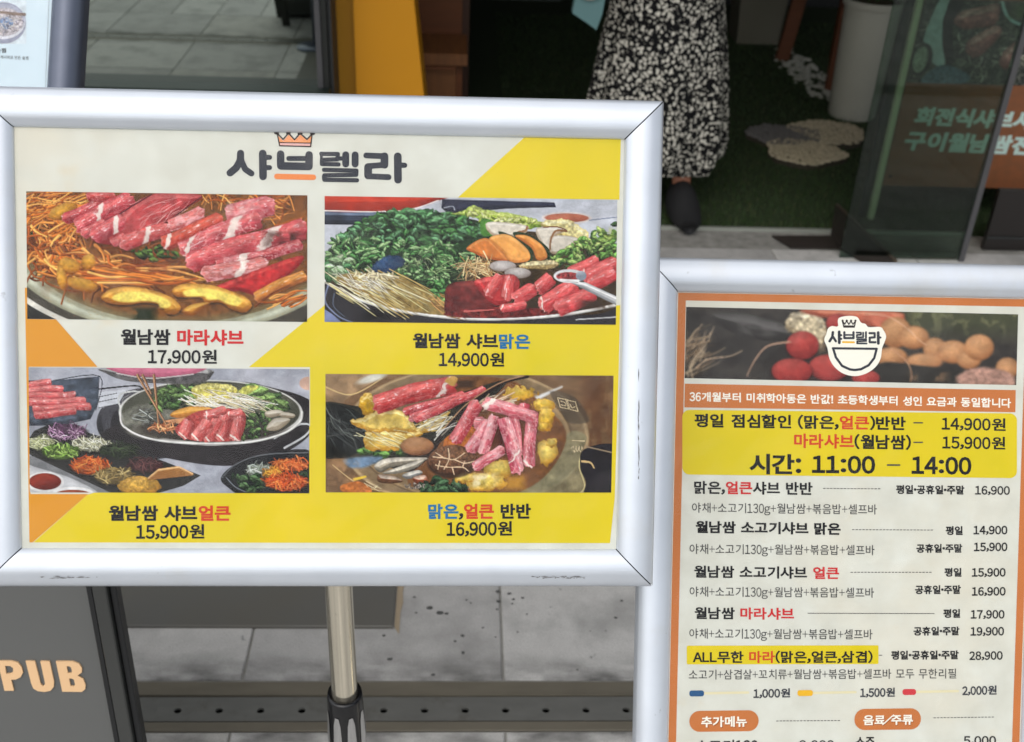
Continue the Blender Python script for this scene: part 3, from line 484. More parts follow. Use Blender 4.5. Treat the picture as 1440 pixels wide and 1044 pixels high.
def pic_roots():
    c = Cv(1440, 403, 400, (48, 45, 42), 7); sl, X, Y = c.grid(0, 0, 1440, 403)
    c.over(sl, sstep(.45, .7, c.n(X, Y, 50, 4)) * .5, (72, 66, 60)); c.over(sl, sstep(880, 1000, X) * sstep(200, 60, Y) * .9, (70, 74, 50)); c.over(sl, sstep(950, 1000, X) * sstep(180, 60, Y) * sstep(.5, .65, c.n(X, Y, 40, 8)) * .7, (122, 122, 84))
    c.poly([(170, 70), (300, 62), (470, 110), (480, 170), (330, 170), (210, 120)], (62, 60, 58), hi=(100, 98, 96), lo=(34, 32, 30), bev=40, soft=8); c.wash(250, 90, 460, 170, (104, 100, 98), .6, 50)
    c.strands(110, 240, 60, 90, 60, 110, 5, [(150, 126, 98), (190, 166, 134), (104, 84, 62)], 2, ang=-.9, spread=.7); c.line([(110, 300), (160, 262), (250, 246), (296, 222)], 7, 4, (196, 166, 134))
    c.poly([(470, 90), (500, 56), (560, 50), (620, 80), (640, 150), (600, 220), (560, 160), (480, 140)], (196, 180, 146), hi=(226, 214, 186), lo=(130, 110, 80), tex=.6, f=14, rough=14, soft=8); c.wash(560, 140, 660, 240, (120, 100, 76), .8, 16)
    c.poly([(540, 40), (900, 40), (950, 70), (930, 110), (820, 108), (700, 84), (600, 70)], (206, 104, 76), hi=(230, 150, 116), lo=(150, 66, 46), soft=14, tex=.2, f=40); c.ell(870, 80, 50, 34, (212, 112, 84), soft=12)
    for k, (x, y, a, b) in enumerate(((915, 130, 66, 66), (900, 235, 66, 42), (990, 150, 62, 50), (1076, 196, 48, 48), (1150, 208, 64, 50), (1036, 250, 74, 34), (1215, 240, 50, 40), (1255, 186, 60, 56), (1372, 272, 48, 46))):
        c.ell(x, y, a, b, (206, 148, 98), hi=(232, 188, 140), lo=(140, 86, 50), soft=12, tex=.12, f=40, seed=k)
    c.poly([(860, 262), (1000, 268), (1180, 290), (1160, 340), (860, 340)], (44, 42, 38), soft=12); c.wash(950, 290, 1150, 340, (150, 110, 76), .7, 40); c.ell(1290, 326, 120, 56, (180, 136, 118), soft=14, tex=.3, f=12, rough=.3)
    for k, (x, y, a, b) in enumerate(((680, 95, 46, 40), (540, 194, 66, 60), (650, 286, 84, 56), (500, 304, 82, 54), (800, 326, 56, 34))):
        c.ell(x, y + 6, a * 1.06, b * 1.08, (40, 26, 24), soft=12, amt=.8); c.ell(x, y, a, b, (190, 66, 60), hi=(222, 120, 106), lo=(120, 34, 34), soft=5, tex=.16, f=24, seed=k)
    c.line([(318, 330), (350, 260), (400, 200), (490, 180)], 4, 8, (206, 160, 130)); c.line([(790, 56), (880, 62), (960, 110), (1010, 160), (1044, 182)], 4, 3, (226, 180, 146)); c.line([(900, 200), (960, 250), (984, 300), (980, 340)], 5, 4, (206, 150, 110))
    c.im = box3(c.im); return c.finish(4, 1.0, .95, .05)

def pic_grill():
    c = Cv(1440, 720, 300, (58, 62, 60), 8); sl, X, Y = c.grid(0, 0, 1440, 720)
    c.over(sl, sstep(.4, .6, c.n(X, Y, 26, 4)) * .8, (120, 124, 110)); c.over(sl, sstep(.5, .6, c.n(X, Y, 14, 7)) * .8, (36, 40, 36))
    c.strands(800, 450, 600, 260, 260, 60, 12, [(96, 104, 84), (150, 150, 130), (50, 54, 44), (190, 186, 170)], 3)
    c.poly([(560, 0), (650, 0), (620, 200), (720, 520), (640, 560), (520, 390), (500, 300)], (190, 214, 214), tex=.1); c.poly([(640, 0), (760, 0), (720, 250), (780, 480), (740, 560), (640, 300)], (40, 44, 46))
    c.ell(520, 520, 90, 140, (50, 54, 54)); c.ell(510, 520, 60, 110, (150, 160, 140), tex=.4); c.line([(610, 656), (720, 546)], 12, 10, (220, 224, 220)); c.poly([(700, 560), (950, 640), (900, 712), (560, 712)], (90, 120, 140), tex=.4)
    c.line([(1060, 0), (1130, 120), (1240, 190), (1440, 215)], 22, 24, (180, 220, 220)); c.wash(1120, 0, 1440, 170, (80, 104, 60), .9, 40, thr=.3)
    for P in ([(710, 190), (760, 100), (900, 60), (1040, 30), (1060, 190), (900, 240), (800, 250)], [(860, 370), (960, 270), (1080, 210), (1120, 300), (1000, 470), (900, 470)], [(1180, 540), (1190, 420), (1330, 310), (1330, 500), (1260, 580)], [(1380, 480), (1400, 330), (1440, 300), (1440, 600)]):
        c.poly(P, (196, 120, 116), hi=(226, 180, 170), lo=(130, 70, 66), tex=.4, f=26, bev=60, rough=8)
    return c.finish(4, 1, .9, .05)
def pic_bowl():
    c = Cv(520, 460, 120, (214, 226, 232), 9)
    c.ell(260, 250, 255, 205, (156, 160, 178), soft=6); c.ell(260, 240, 246, 170, (214, 216, 222)); c.ell(260, 220, 238, 160, (168, 172, 188), soft=6); c.ell(260, 240, 225, 140, (190, 184, 188), tex=.4, f=16); c.ell(290, 250, 80, 60, (120, 150, 190), tex=.4, f=14, soft=14)
    c.strands(280, 250, 190, 110, 120, 60, 7, [(206, 196, 190), (150, 140, 140), (226, 220, 214), (120, 120, 140)], 2); c.line([(200, 140), (380, 160), (500, 166)], 26, 30, (134, 116, 104), soft=8)
    return c.finish(4)
# ---------------------------------------------------------------- materials of the scene
def ink(name, col, rough=.5): return mat(name, col, rough, spec=.12)
M_alu = mat('satin_aluminium', (.62, .66, .71), .30, .42, tex=(22, .10, None, .3), bump=(900, .04, (.04, 1, 1)))
add_stain(M_alu, 60, .70, .78, (120, 118, 112), seed=3, fac=.5); add_stain(M_alu, 9, .56, .75, (196, 194, 186), seed=6, fac=.5)
M_gap = mat('black_gap', (10, 10, 11), .8)
M_paper = mat('printed_paper', (210, 212, 201), .5, tex=(26, .05, (196, 196, 183), .22), bump=(40, .2), spec=.2); add_stain(M_paper, 5, .5, .7, (208, 203, 184), seed=9, fac=.8)
add_stain(M_paper, 16, .62, .8, (205, 184, 140), seed=5, fac=.5)
M_yel = mat('yellow_ink', (197, 183, 0), .45, tex=(7, .05, (220, 194, 4), .3), spec=.3); add_stain(M_yel, 120, .6, .8, (234, 216, 60), seed=1, fac=.4)
M_ora = mat('orange_ink', (208, 140, 14), .45, tex=(7, .05), spec=.3)
M_bor = mat('terracotta_ink', (190, 112, 54), .45, tex=(20, .08), spec=.3)
M_blk = ink('black_ink', (28, 28, 30)); M_red = ink('red_ink', (192, 44, 46)); M_ver = ink('vermilion_ink', (196, 66, 36)); M_blu = ink('blue_ink', (28, 104, 150)); M_gry = ink('grey_ink', (66, 66, 66))
M_wht = ink('white_ink', (232, 230, 216)); M_logo = ink('logo_charcoal', (52, 55, 62)); M_lora = ink('logo_orange', (222, 132, 74)); M_cro = ink('crown_orange', (226, 150, 100)); M_crp = ink('crown_pink', (214, 168, 160)); M_tan = ink('tan_ink', (214, 206, 168))
M_nav = ink('navy_ink', (44, 84, 124)); M_mus = ink('mustard_ink', (222, 172, 40)); M_cri = ink('crimson_ink', (196, 60, 66)); M_shd = ink('shadow_ink', (150, 80, 30)); M_brn = ink('dark_brown_ink', (40, 32, 28))
M_pvc = mat('grey_backing', (120, 122, 122), .6)
def pigment():
    m = bpy.data.materials.new('printed_photograph'); m.use_nodes = True; t = m.node_tree; p = t.nodes['Principled BSDF']
    a = t.nodes.new('ShaderNodeAttribute'); a.attribute_name = 'Col'; t.links.new(a.outputs['Color'], p.inputs['Base Color']); p.inputs['Roughness'].default_value = .45; p.inputs['Specular IOR Level'].default_value = .12
    return m
M_pho = pigment()
def clear(name, tint=(1, 1, 1), gloss=1., rough=.03, wav=0., fac=None, wscale=6, gcol=(1, 1, 1)):
    m = bpy.data.materials.new(name); m.use_nodes = True; t = m.node_tree; N = t.nodes; N.remove(N['Principled BSDF']); o = N['Material Output']
    tr = N.new('ShaderNodeBsdfTransparent'); tr.inputs[0].default_value = (*tint, 1); g = N.new('ShaderNodeBsdfGlossy'); g.inputs['Roughness'].default_value = rough; g.inputs[0].default_value = (*gcol, 1)
    mx = N.new('ShaderNodeMixShader'); t.links.new(tr.outputs[0], mx.inputs[1]); t.links.new(g.outputs[0], mx.inputs[2]); t.links.new(mx.outputs[0], o.inputs[0])
    if fac is None:
        fr = N.new('ShaderNodeFresnel'); fr.inputs[0].default_value = 1.45; mu = N.new('ShaderNodeMath'); mu.operation = 'MULTIPLY'; mu.inputs[1].default_value = gloss; t.links.new(fr.outputs[0], mu.inputs[0]); t.links.new(mu.outputs[0], mx.inputs[0])
    else: mx.inputs[0].default_value = fac
    if wav:
        tc = N.new('ShaderNodeTexCoord'); n = N.new('ShaderNodeTexNoise'); n.inputs['Scale'].default_value = wscale; n.inputs['Detail'].default_value = 2; b = N.new('ShaderNodeBump'); b.inputs['Strength'].default_value = wav; b.inputs['Distance'].default_value = .02
        t.links.new(tc.outputs['Object'], n.inputs[0]); t.links.new(n.outputs[0], b.inputs['Height']); t.links.new(b.outputs[0], g.inputs['Normal'])
    return m
M_film = clear('clear_cover_film', gloss=.16, rough=.05, wav=.8, wscale=11)
M_win = clear('reflective_window_glass', tint=(.25, .3, .28), rough=.0, fac=.52, gcol=(.62, .70, .64), wav=.0)
M_door = clear('green_tinted_glass', tint=(.50, .60, .53), gloss=1., rough=.0)

# ---------------------------------------------------------------- print layout
class Sheet:
    """maps survey-sheet positions onto the plane of a poster (metres in the poster's own frame)"""
    def __init__(s, H, T, M):
        s.H = np.array(H); s.W = Matrix.Translation(T) @ Matrix(M).to_4x4(); s.T = Vector(T)
    def __call__(s, x, y):
        q = s.H @ np.array([x, y, 1.]); return q[0] / q[2], q[1] / q[2]
S1 = Sheet([[0.00065351477, 6.8900767e-07, -0.29739823], [7.2546578e-06, -0.00065893645, 0.31542718], [-3.0782788e-05, -4.534331e-05, 1.0]],
           (-0.12741, 0.92118, 1.06243), ((0.99999, -0.00434, 0), (0.002, 0.45968, -0.88808), (0.00386, 0.88807, 0.45968)))
S2 = Sheet([[0.0007541836, 2.0626852e-05, -0.9182982], [3.9746802e-06, -0.00074424435, 0.57435606], [-3.5478558e-05, -2.175747e-05, 1.0]],
           (0.43901, 0.91854, 0.80636), ((0.99998, 0.0008, 0.00652), (0.00528, 0.4936, -0.86967), (-0.00391, 0.86969, 0.49359)))
LZ = [0.0]
def flat(S, name, loops, m, parent, z=None, smooth=0):
    """flat inked shape from outline loops in sheet positions (each loop one polygon)"""
    z = z if z is not None else LZ[0]; V = []; F = []
    for L in loops:
        if smooth: L = catmull(np.array(L, float), True, smooth)
        o = len(V); V += [(*S(x, y), z) for x, y in L][::1]; F.append(tuple(range(o, o + len(L))))
    me = mesh(name, V, F)
    if me.polygons and me.polygons[0].normal.z < 0: me.flip_normals()
    return link(name, me, m, parent)
def rrect(x0, y0, x1, y1, r, sk=0., n=6):
    """rounded rectangle; sk = drop in y per unit of x"""
    out = []
    for cx, cy, a0 in ((x1 - r, y0 + r, -90), (x1 - r, y1 - r, 0), (x0 + r, y1 - r, 90), (x0 + r, y0 + r, 180)):
        for k in range(n + 1): a = R(a0 + 90 * k / n); X = cx + r * math.cos(a); out.append((X, cy + r * math.sin(a) + sk * (X - x0)))
    return out
def stroke(pts, w, n=6, smooth=0):
    """outline loops of a round-ended stroke: one loop per straight run"""
    P = np.array(pts, float); out = []
    if smooth: P = catmull(P, False, smooth)
    for a, b in zip(P[:-1], P[1:]):
        t = math.atan2(b[1] - a[1], b[0] - a[0]); L = []
        for c, s0 in ((b, -90), (a, 90)):
            for k in range(n + 1): q = t + R(s0 + 180 * k / n); L.append((c[0] + w / 2 * math.cos(q), c[1] + w / 2 * math.sin(q)))
        out.append(L)
    return out
def strokes(S, name, runs, m, parent, z, sm=0):
    L = []
    for p, w in runs: L += stroke(p, w, smooth=sm)
    V = []; F = []
    for i, l in enumerate(L):
        o = len(V); V += [(*S(x, y), z + (i % 7) * 6e-6) for x, y in l]; F.append(tuple(range(o, o + len(l))))
    me = mesh(name, V, F)
    for p in me.polygons:
        if p.normal.z < 0: p.flip()
    me.update(); return link(name, me, m, parent)
def quadgrid(S, name, im, c4, parent, z):
    """a printed photograph: a fine grid whose points carry the ink colours"""
    h, w = im.shape[:2]; s = np.linspace(0, 1, w)[None, :]; t = np.linspace(0, 1, h)[:, None]; c = np.array(c4, float)
    X = (c[0][0] * (1 - s) + c[1][0] * s) * (1 - t) + (c[3][0] * (1 - s) + c[2][0] * s) * t
    Y = (c[0][1] * (1 - s) + c[1][1] * s) * (1 - t) + (c[3][1] * (1 - s) + c[2][1] * s) * t
    P = np.stack([X, Y, np.ones_like(X)], -1) @ S.H.T; V = np.stack([P[..., 0] / P[..., 2], P[..., 1] / P[..., 2], np.full_like(X, z)], -1).reshape(-1, 3)
    i = (np.arange(h - 1)[:, None] * w + np.arange(w - 1)[None, :]).reshape(-1); F = np.stack([i, i + w, i + w + 1, i + 1], 1)
    me = bpy.data.meshes.new(name); me.vertices.add(len(V)); me.vertices.foreach_set('co', V.ravel()); me.loops.add(F.size); me.loops.foreach_set('vertex_index', F.ravel().astype(np.int32))
    me.polygons.add(len(F)); me.polygons.foreach_set('loop_start', np.arange(0, F.size, 4, dtype=np.int32)); me.update(calc_edges=True)
    a = me.color_attributes.new('Col', 'FLOAT_COLOR', 'POINT'); a.data.foreach_set('color', np.concatenate([lin(im).reshape(-1, 3) * .80, np.ones((h * w, 1))], 1).astype(np.float32).ravel())
    return link(name, me, M_pho, parent)
# lettering: glyph outlines taken from the built-in font, thickened, laid out by hand
FW = {**{chr(c): chr(c + 0xFEE0) for c in range(0x21, 0x7f)}, '·': '・'}
ADV = {' ': .34, ',': .25, ':': .3, '·': .3, '(': .34, ')': .34, '+': .56, '-': .42, '!': .3, '/': .45, 'g': .56, 'A': .62, 'L': .52, 'P': .62, 'U': .68, 'B': .64, '.': .28}
_g = {}
def glyph(ch, b):
    k = (ch, b)
    if k not in _g:
        cu = bpy.data.curves.new('glyph', 'FONT'); cu.body = FW.get(ch, ch); cu.resolution_u = 3; cu.bevel_depth = b; cu.bevel_resolution = 0
        o = bpy.data.objects.new('glyph', cu); COL.objects.link(o); dg = bpy.context.evaluated_depsgraph_get(); me = bpy.data.meshes.new_from_object(o.evaluated_get(dg))
        v = np.array([tuple(p.co) for p in me.vertices]).reshape(-1, 3); f = [tuple(p.vertices) for p in me.polygons]
        bpy.data.objects.remove(o); bpy.data.curves.remove(cu); bpy.data.meshes.remove(me); _g[k] = (v, f)
    return _g[k]
def text(S, parent, s, p0, p1, h, mats, z, bold=.02, name='lettering', slant=0., adv=None, gap=0.):
    """s: text or [(text, material index)...]; p0, p1: top-left and top-right of the line; h: its height (sheet units)"""
    segs = [(s, 0)] if isinstance(s, str) else s; V = []; F = []; MI = []; x = 0.; n = 0; hang = []; seg = []
    for st, mi in segs:
        for ch in st:
            a = (adv or {}).get(ch, ADV.get(ch, .54 if ch.isdigit() else .93))
            if ch != ' ':
                v, f = glyph(ch, bold)
                if len(v):
                    w = v[:, 0].max() - v[:, 0].min(); cx = (v[:, 0].max() + v[:, 0].min()) / 2; q = v.copy()
                    if ch.isdigit(): q[:, 0] = (q[:, 0] - cx) * .86 + cx; q[:, 1] = q[:, 1] * 1.13 - .05
                    elif ch in '+-': q[:, 0] = (q[:, 0] - cx) * .7 + cx; q[:, 1] = (q[:, 1] - .36) * .8 + .36
                    elif ch in 'AL': q[:, 0] = (q[:, 0] - cx) * .9 + cx
                    hang.append(ch not in ',()g')
                    seg.append(len(q))
                    q[:, 0] = q[:, 0] - cx + x + a / 2
                    if ch == '1': q[:, 0] += 0
                    V.append(q); F += [tuple(i + n for i in g) for g in f]; MI += [mi] * len(f); n += len(q)
            x += a + gap
    V = np.concatenate(V); x0, x1 = V[:, 0].min(), V[:, 0].max(); hm = np.repeat(np.array(hang), seg); y0, y1 = V[hm, 1].min(), V[hm, 1].max()
    u = (V[:, 0] - x0) / (x1 - x0); t = (y1 - V[:, 1]) / (y1 - y0)
    X = p0[0] + (p1[0] - p0[0]) * u + slant * h * (1 - t); Y = p0[1] + (p1[1] - p0[1]) * u + h * t
    P = np.stack([X, Y, np.ones_like(X)], -1) @ S.H.T
    Z = z + V[:, 2] / max(bold, .01) * 2.5e-5
    o = obj(name, np.stack([P[:, 0] / P[:, 2], P[:, 1] / P[:, 2], Z], -1), F, mats, parent, mi=MI)
    return o
# ---------------------------------------------------------------- snap frames on poles
PROF = [(0, .0012), (.02, .0030), (.07, .0048), (.15, .0068), (.25, .0084), (.37, .0095), (.5, .0099), (.63, .0096), (.76, .0086), (.87, .0068), (.95, .0046), (1, .0018), (1, -.014), (.55, -.014), (0, -.002)]
def snap_frame(root, MW, W, H, w, mats, prof=PROF, name='frame_rail', gap=.0011):
    for side in range(4):
        V = []; k = len(prof)
        A, B = (W / 2, H / 2) if side % 2 == 0 else (H / 2, W / 2)
        for sx in (-1, 1):
            for u, z in prof: V.append((sx * (A + u * w - gap * .7), B + u * w, z))
        F = [(i, i + 1, k + i + 1, k + i) for i in range(k - 1)] + [(k - 1, 0, k, 2 * k - 1)] + [tuple(range(k))[::-1], tuple(range(k, 2 * k))]
        c, s = [(1, 0), (0, 1), (-1, 0), (0, -1)][side]
        V = [(c * x - s * y, s * x + c * y, z) for x, y, z in V]
        me = mesh(name, V, F)
        me.polygons.foreach_set('use_smooth', [i < 11 for i in range(len(me.polygons))])
        o = link(name, me, mats, root, MW); 
        try: me.set_sharp_from_angle(angle=R(40))
        except Exception: pass
    # dark core seen through the mitre joints
    core = []
    for sx in (-1, 1):
        for sy in (-1, 1):
            x, y = sx * W / 2, sy * H / 2; a = .002
            core.append(([(x - a * sx, y + a * sy, .0), (x + a * sx, y - a * sy, .0), (x + sx * (w * .96 + a), y + sy * (w * .96 - a), .0), (x + sx * (w * .96 - a), y + sy * (w * .96 + a), .0),
                          (x + sx * w * .5 - a * sx, y + sy * w * .5 + a * sy, .0062), (x + sx * w * .5 + a * sx, y + sy * w * .5 - a * sy, .0062)], [(0, 1, 5, 4), (4, 5, 2, 3)]))
    for v, f in core: obj('corner_joint', v, f, M_gap, root, MW)
def stand(root, MW, W, H, top, pole_r, M_pole, xb, yb, dz=0.):
    """back panel, bracket, two-stage pole with a clutch collar, round base"""
    v, f = box(-W / 2 - .02, -H / 2 - .02, -.012, W / 2 + .02, H / 2 + .02, -.004); obj('back_panel', v, f, M_pvc, root, MW)
    z1 = top
    def tube(r, za, zb, n=40, bottom=None):
        v, f = lathe([(r, za), (r, zb)], n); return v, f
    M0 = Matrix.Translation((xb - root.location.x, yb - root.location.y, 0))
    v, f = tube(pole_r, .62 + dz, z1); obj('upper_pole', v, f, M_pole, root, M0, smooth=True).data.set_sharp_from_angle(angle=R(40))
    v, f = tube(pole_r * 1.22, .03, .56 + dz); obj('lower_pole', v, f, M_pole, root, M0, smooth=True).data.set_sharp_from_angle(angle=R(40))
    v, f = lathe([(pole_r * 1.02, .634), (pole_r * 1.30, .640), (pole_r * 1.38, .632), (pole_r * 1.40, .618), (pole_r * 1.42, .60), (pole_r * 1.5, .56), (pole_r * 1.46, .53), (pole_r * 1.2, .52)], 48); Mc = M0 @ Matrix.Translation((0, 0, dz)); co = obj('clutch_collar', v, f, M_blackgloss, root, Mc, smooth=True)
    for k in range(8):
        a = 2 * math.pi * (k + .5) / 8; P = []
        for z, q, r_ in ((.614, .10, 1.45), (.600, .20, 1.47), (.570, .24, 1.52), (.540, .20, 1.52), (.532, .1, 1.50)):
            P.append([(pole_r * r_ * math.cos(a + d * q), pole_r * r_ * math.sin(a + d * q), z) for d in (-1, -.5, 0, .5, 1)])
        V = [p for row in P for p in row]; F = [(i * 5 + j, i * 5 + j + 1, (i + 1) * 5 + j + 1, (i + 1) * 5 + j) for i in range(4) for j in range(4)]
        obj('chrome_flute', V, F, M_chrome, co, smooth=True)
    v, f = lathe([(.10, 0), (.105, .004), (.10, .014), (.05, .024), (.03, .05)], 48); obj('round_base', v, f, M_pole, root, M0, smooth=True)
    Bm = MW @ Matrix.Translation((0, 0, -.03)); v, f = box(-.03, -.05, -.02, .03, .05, .018); obj('bracket', v, f, M_gap, root, Bm)
M_steel = mat('steel_painted_reflections', (.95, .88, .72), .18, .9, tex=(3, .38, None, .25, (70, 70, .8)), bump=(10, .08, (60, 60, .6)))  # pole reflections painted into the colour as stretched light and dark streaks
add_stain(M_steel, 220, .66, .72, (110, 96, 70), seed=2, fac=.7)
M_chrome = mat('chrome', (.62, .62, .62), .12, 1.0); M_blackgloss = mat('black_plastic', (18, 18, 20), .25)
def sign_root(name, S, label, xb, yb):
    r = empty(name, (xb, yb, 0), label, 'menu stand'); return r, Matrix.Translation((-xb, -yb, 0)) @ S.W

# ================================================================ first sign: landscape menu with four dishes
xb, yb = -.1350, .985
sg, MW = sign_root('menu_stand', S1, 'landscape silver framed menu of four hotpot photos on yellow, on a steel pole', xb, yb)
snap_frame(sg, MW, .574, .3991, .0368, [M_alu])
v, f = box(-.292, -.205, -.003, .292, .205, 0); P1 = obj('poster', v, f, M_paper, sg, MW)
z = .00012
def reg(S, pts, m, parent, z, nm='printed_panel'): return flat(S, nm, [pts], m, parent, z)
reg(S1, [(456.5, 429.5), (872, 429.5), (870, 520), (864.5, 700), (857.8, 764), (47, 763), (123, 696), (436, 600), (436, 516.5), (350, 516.5)], M_yel, P1, z)
reg(S1, [(644, 278), (738, 193), (873, 196), (871, 281)], M_yel, P1, z)
reg(S1, [(35, 405), (40, 405), (41, 449), (79, 449.5), (137, 516), (41, 516), (43, 695), (124, 695), (46, 763), (41.5, 763)], M_ora, P1, z + .00003)
z = .0003
for fn, c4 in ((pic_spicy, [(37, 269.3), (432.3, 275), (432, 453), (38.5, 448.7)]), (pic_greens, [(456.5, 276), (868, 281.5), (866, 457), (456.5, 453)]),
               (pic_table, [(40.3, 516.8), (435, 519.3), (435, 694), (42, 692.5)]), (pic_duo, [(457.7, 526), (862.8, 528.5), (859.5, 693), (458, 692.7)])):
    im = fn(); h, w = im.shape[:2]
    # crop the painting to the part the print shows
    o = dict(pic_spicy=(30, 260, 410, 200), pic_greens=(450, 270, 420, 190), pic_table=(30, 510, 410, 190), pic_duo=(450, 520, 420, 180))[fn.__name__]
    a = int((min(c4[0][0], c4[3][0]) - o[0]) / o[2] * w); b = int(math.ceil((max(c4[1][0], c4[2][0]) - o[0]) / o[2] * w)); c = int((min(c4[0][1], c4[1][1]) - o[1]) / o[3] * h); d = int(math.ceil((max(c4[2][1], c4[3][1]) - o[1]) / o[3] * h))
    quadgrid(S1, 'food_photograph', im[max(0, c):d, max(0, a):b], c4, P1, z)
# logo: crown and rounded letters
def L(x, y): return 305 + x / 5.143, 180 + y / 5.143
def run(*p): return [L(*q) for q in p]
lw = 9.4
lg = strokes(S1, 'logo_lettering', [(run((172, 185), (170, 235), (140, 290), (96, 326)), 10.2), (run((178, 240), (205, 300), (250, 330)), 8.6), (run((332, 186), (334, 352)), 10.8), (run((350, 214), (382, 214)), 7), (run((350, 288), (382, 288)), 7),
    (run((461, 190), (462, 275), (666, 280), (667, 196)), 10.6), (run((520, 222), (650, 222)), 7), (run((462, 284), (666, 288)), 7.5)], M_logo, P1, .0003)
strokes(S1, 'logo_lettering', [(run((755, 188), (875, 190), (872, 228), (760, 232), (760, 262), (880, 265)), 6), (run((756, 205), (756, 262)), 4), (run((932, 195), (932, 262)), 9.8), (run((880, 222), (925, 222)), 6), (run((1000, 196), (1000, 262)), 9.8),
    (run((775, 304), (1010, 310), (1008, 340), (778, 344), (778, 376), (1014, 380)), 6), (run((775, 350), (776, 372)), 6)], M_logo, P1, .0003)
strokes(S1, 'logo_lettering', [(run((1080, 200), (1212, 206), (1212, 268), (1092, 278), (1094, 350), (1242, 357)), 8.2), (run((1212, 206), (1212, 268)), 11), (run((1094, 284), (1094, 345)), 11), (run((1308, 206), (1310, 376)), 10.8), (run((1325, 270), (1358, 271)), 7.4)], M_logo, P1, .0003)
strokes(S1, 'logo_bar', [(run((434, 352), (698, 358)), 7.8)], M_lora, P1, .0003)
flat(S1, 'crown_emblem', [run((440, 55), (480, 95), (520, 50), (562, 92), (604, 50), (652, 92), (688, 55), (680, 136), (454, 130))], M_cro, P1, .0003)
flat(S1, 'crown_emblem', [run((456, 108), (684, 112), (680, 134), (458, 130))], M_crp, P1, .00034)
strokes(S1, 'crown_outline', [(run((436, 38), (454, 130), (678, 136), (690, 40)), 1.7), (run((440, 44), (480, 84), (518, 38), (562, 86), (602, 40), (652, 84), (692, 42)), 1.9), (run((456, 107), (684, 111)), 1.4), (run((425, 38), (440, 40)), 4), (run((510, 38), (524, 40)), 4), (run((594, 40), (610, 42)), 4), (run((684, 42), (700, 42)), 4)], M_brn, P1, .00038)
tb = .0004
for s_, p0, p1, h, ms in (([('월남쌈 ', 0), ('마라샤브', 1)], (170, 462.8), (342.5, 464), 22.5, [M_blk, M_red]), ('17,900원', (208, 491.5), (305, 492), 20, [M_blk]),
        ([('월남쌈 샤브', 0), ('맑은', 1)], (580.5, 468.5), (745.5, 470), 21.5, [M_blk, M_blu]), ('14,900원', (617, 495.5), (709, 496), 20, [M_blk]),
        ([('월남쌈 샤브', 0), ('얼큰', 1)], (153, 710.8), (324.5, 711), 22, [M_blk, M_ver]), ('15,900원', (191.5, 737.7), (287.5, 737.2), 20.5, [M_blk]),
        ([('맑은', 1), (',', 0), ('얼큰', 2), (' 반반', 0)], (602, 708.7), (746.5, 708.3), 21.5, [M_blk, M_blu, M_ver]), ('16,900원', (628, 733.7), (720, 733), 20.5, [M_blk])):
    text(S1, P1, s_, p0, p1, h, ms, tb, bold=.028 if '원' in str(s_) else .036)
v, f = box(-.2885, -.2010, .00085, .2885, .2010, .00105); obj('cover_sheet', v, f, M_film, sg, MW)
stand(sg, MW, .574, .3991, 1.02, .0163, M_steel, xb, yb, dz=at(488, 977, yb).z - .634)
# scuffs on the frame: small black paint rubs standing a hair proud of the rails
def scuff(S, root, MW, runs, z=.0101):
    rr = random.Random(5); L = []
    for (x0, y0), (x1, y1), w, n in runs:
        for k in range(n):
            t = rr.random(); l = .12 * rr.random() + .03; a = t; b = min(1, t + l); e = w * (rr.random() - .5) * 2
            ax, ay, bx, by = x0 + (x1 - x0) * a, y0 + (y1 - y0) * a, x0 + (x1 - x0) * b, y0 + (y1 - y0) * b
            nx, ny = -(by - ay), bx - ax; q = math.hypot(nx, ny) or 1; nx /= q; ny /= q; ww = .25 + rr.random() * .5
            L.append([(ax + nx * e, ay + ny * e), ((ax + bx) / 2 + nx * (e + ww), (ay + by) / 2 + ny * (e + ww)), (bx + nx * e, by + ny * e), ((ax + bx) / 2 + nx * (e - ww), (ay + by) / 2 + ny * (e - ww))])
    o = flat(S, 'scuff_mark', L, M_scf, root, z); o.matrix_basis = MW; o['kind'] = 'stuff'; return o
M_scf = mat('scuffed_paint', (112, 112, 112), .8)
scuff(S1, sg, MW, [((745, 808), (822, 809), 1.6, 22), ((775, 809), (815, 809), .8, 14), ((60, 808.5), (142, 808), 1.6, 22), ((895.5, 515), (896, 672), .7, 26), ((692, 160), (700, 162), 1.5, 6), ((22, 137), (26, 134), .5, 5), ((1040, 700), (1041, 701), .1, 1)][:6], z=.01005)

# ================================================================ second sign: portrait price list
xb2, yb2 = .4395, 1.0
sg2, MW2 = sign_root('menu_stand', S2, 'portrait silver framed price list with terracotta border and vegetable banner', xb2, yb2)
snap_frame(sg2, MW2, .400, .5693, .0368, [M_alu])
v, f = box(-.206, -.29, -.003, .206, .29, 0); P2 = obj('poster', v, f, M_paper, sg2, MW2)
a_, b_ = -.197, .197
def rect2(x0, y0, x1, y1, zz, m, nm='printed_panel', par=None):
    return obj(nm, [(x0, y0, zz), (x1, y0, zz), (x1, y1, zz), (x0, y1, zz)], [(0, 1, 2, 3)], m, par or P2)
rect2(-.199, -.283, -.1905, .2838, .0001, M_bor, 'border_strip'); rect2(.1905, -.283, .199, .2838, .0001, M_bor, 'border_strip')
rect2(-.1905, .2755, .1905, .2838, .0001, M_bor, 'border_strip'); rect2(-.1905, -.283, .1905, -.2765, .0001, M_bor, 'border_strip')
im = pic_roots(); h, w = im.shape[:2]; quadgrid(S2, 'vegetable_photograph', im[int(h * .1):int(h * .86), int(w * .045):int(w * .98)], [(965, 431.8), (1431.7, 442.3), (1429, 541.8), (962.7, 532)], P2, .00015)
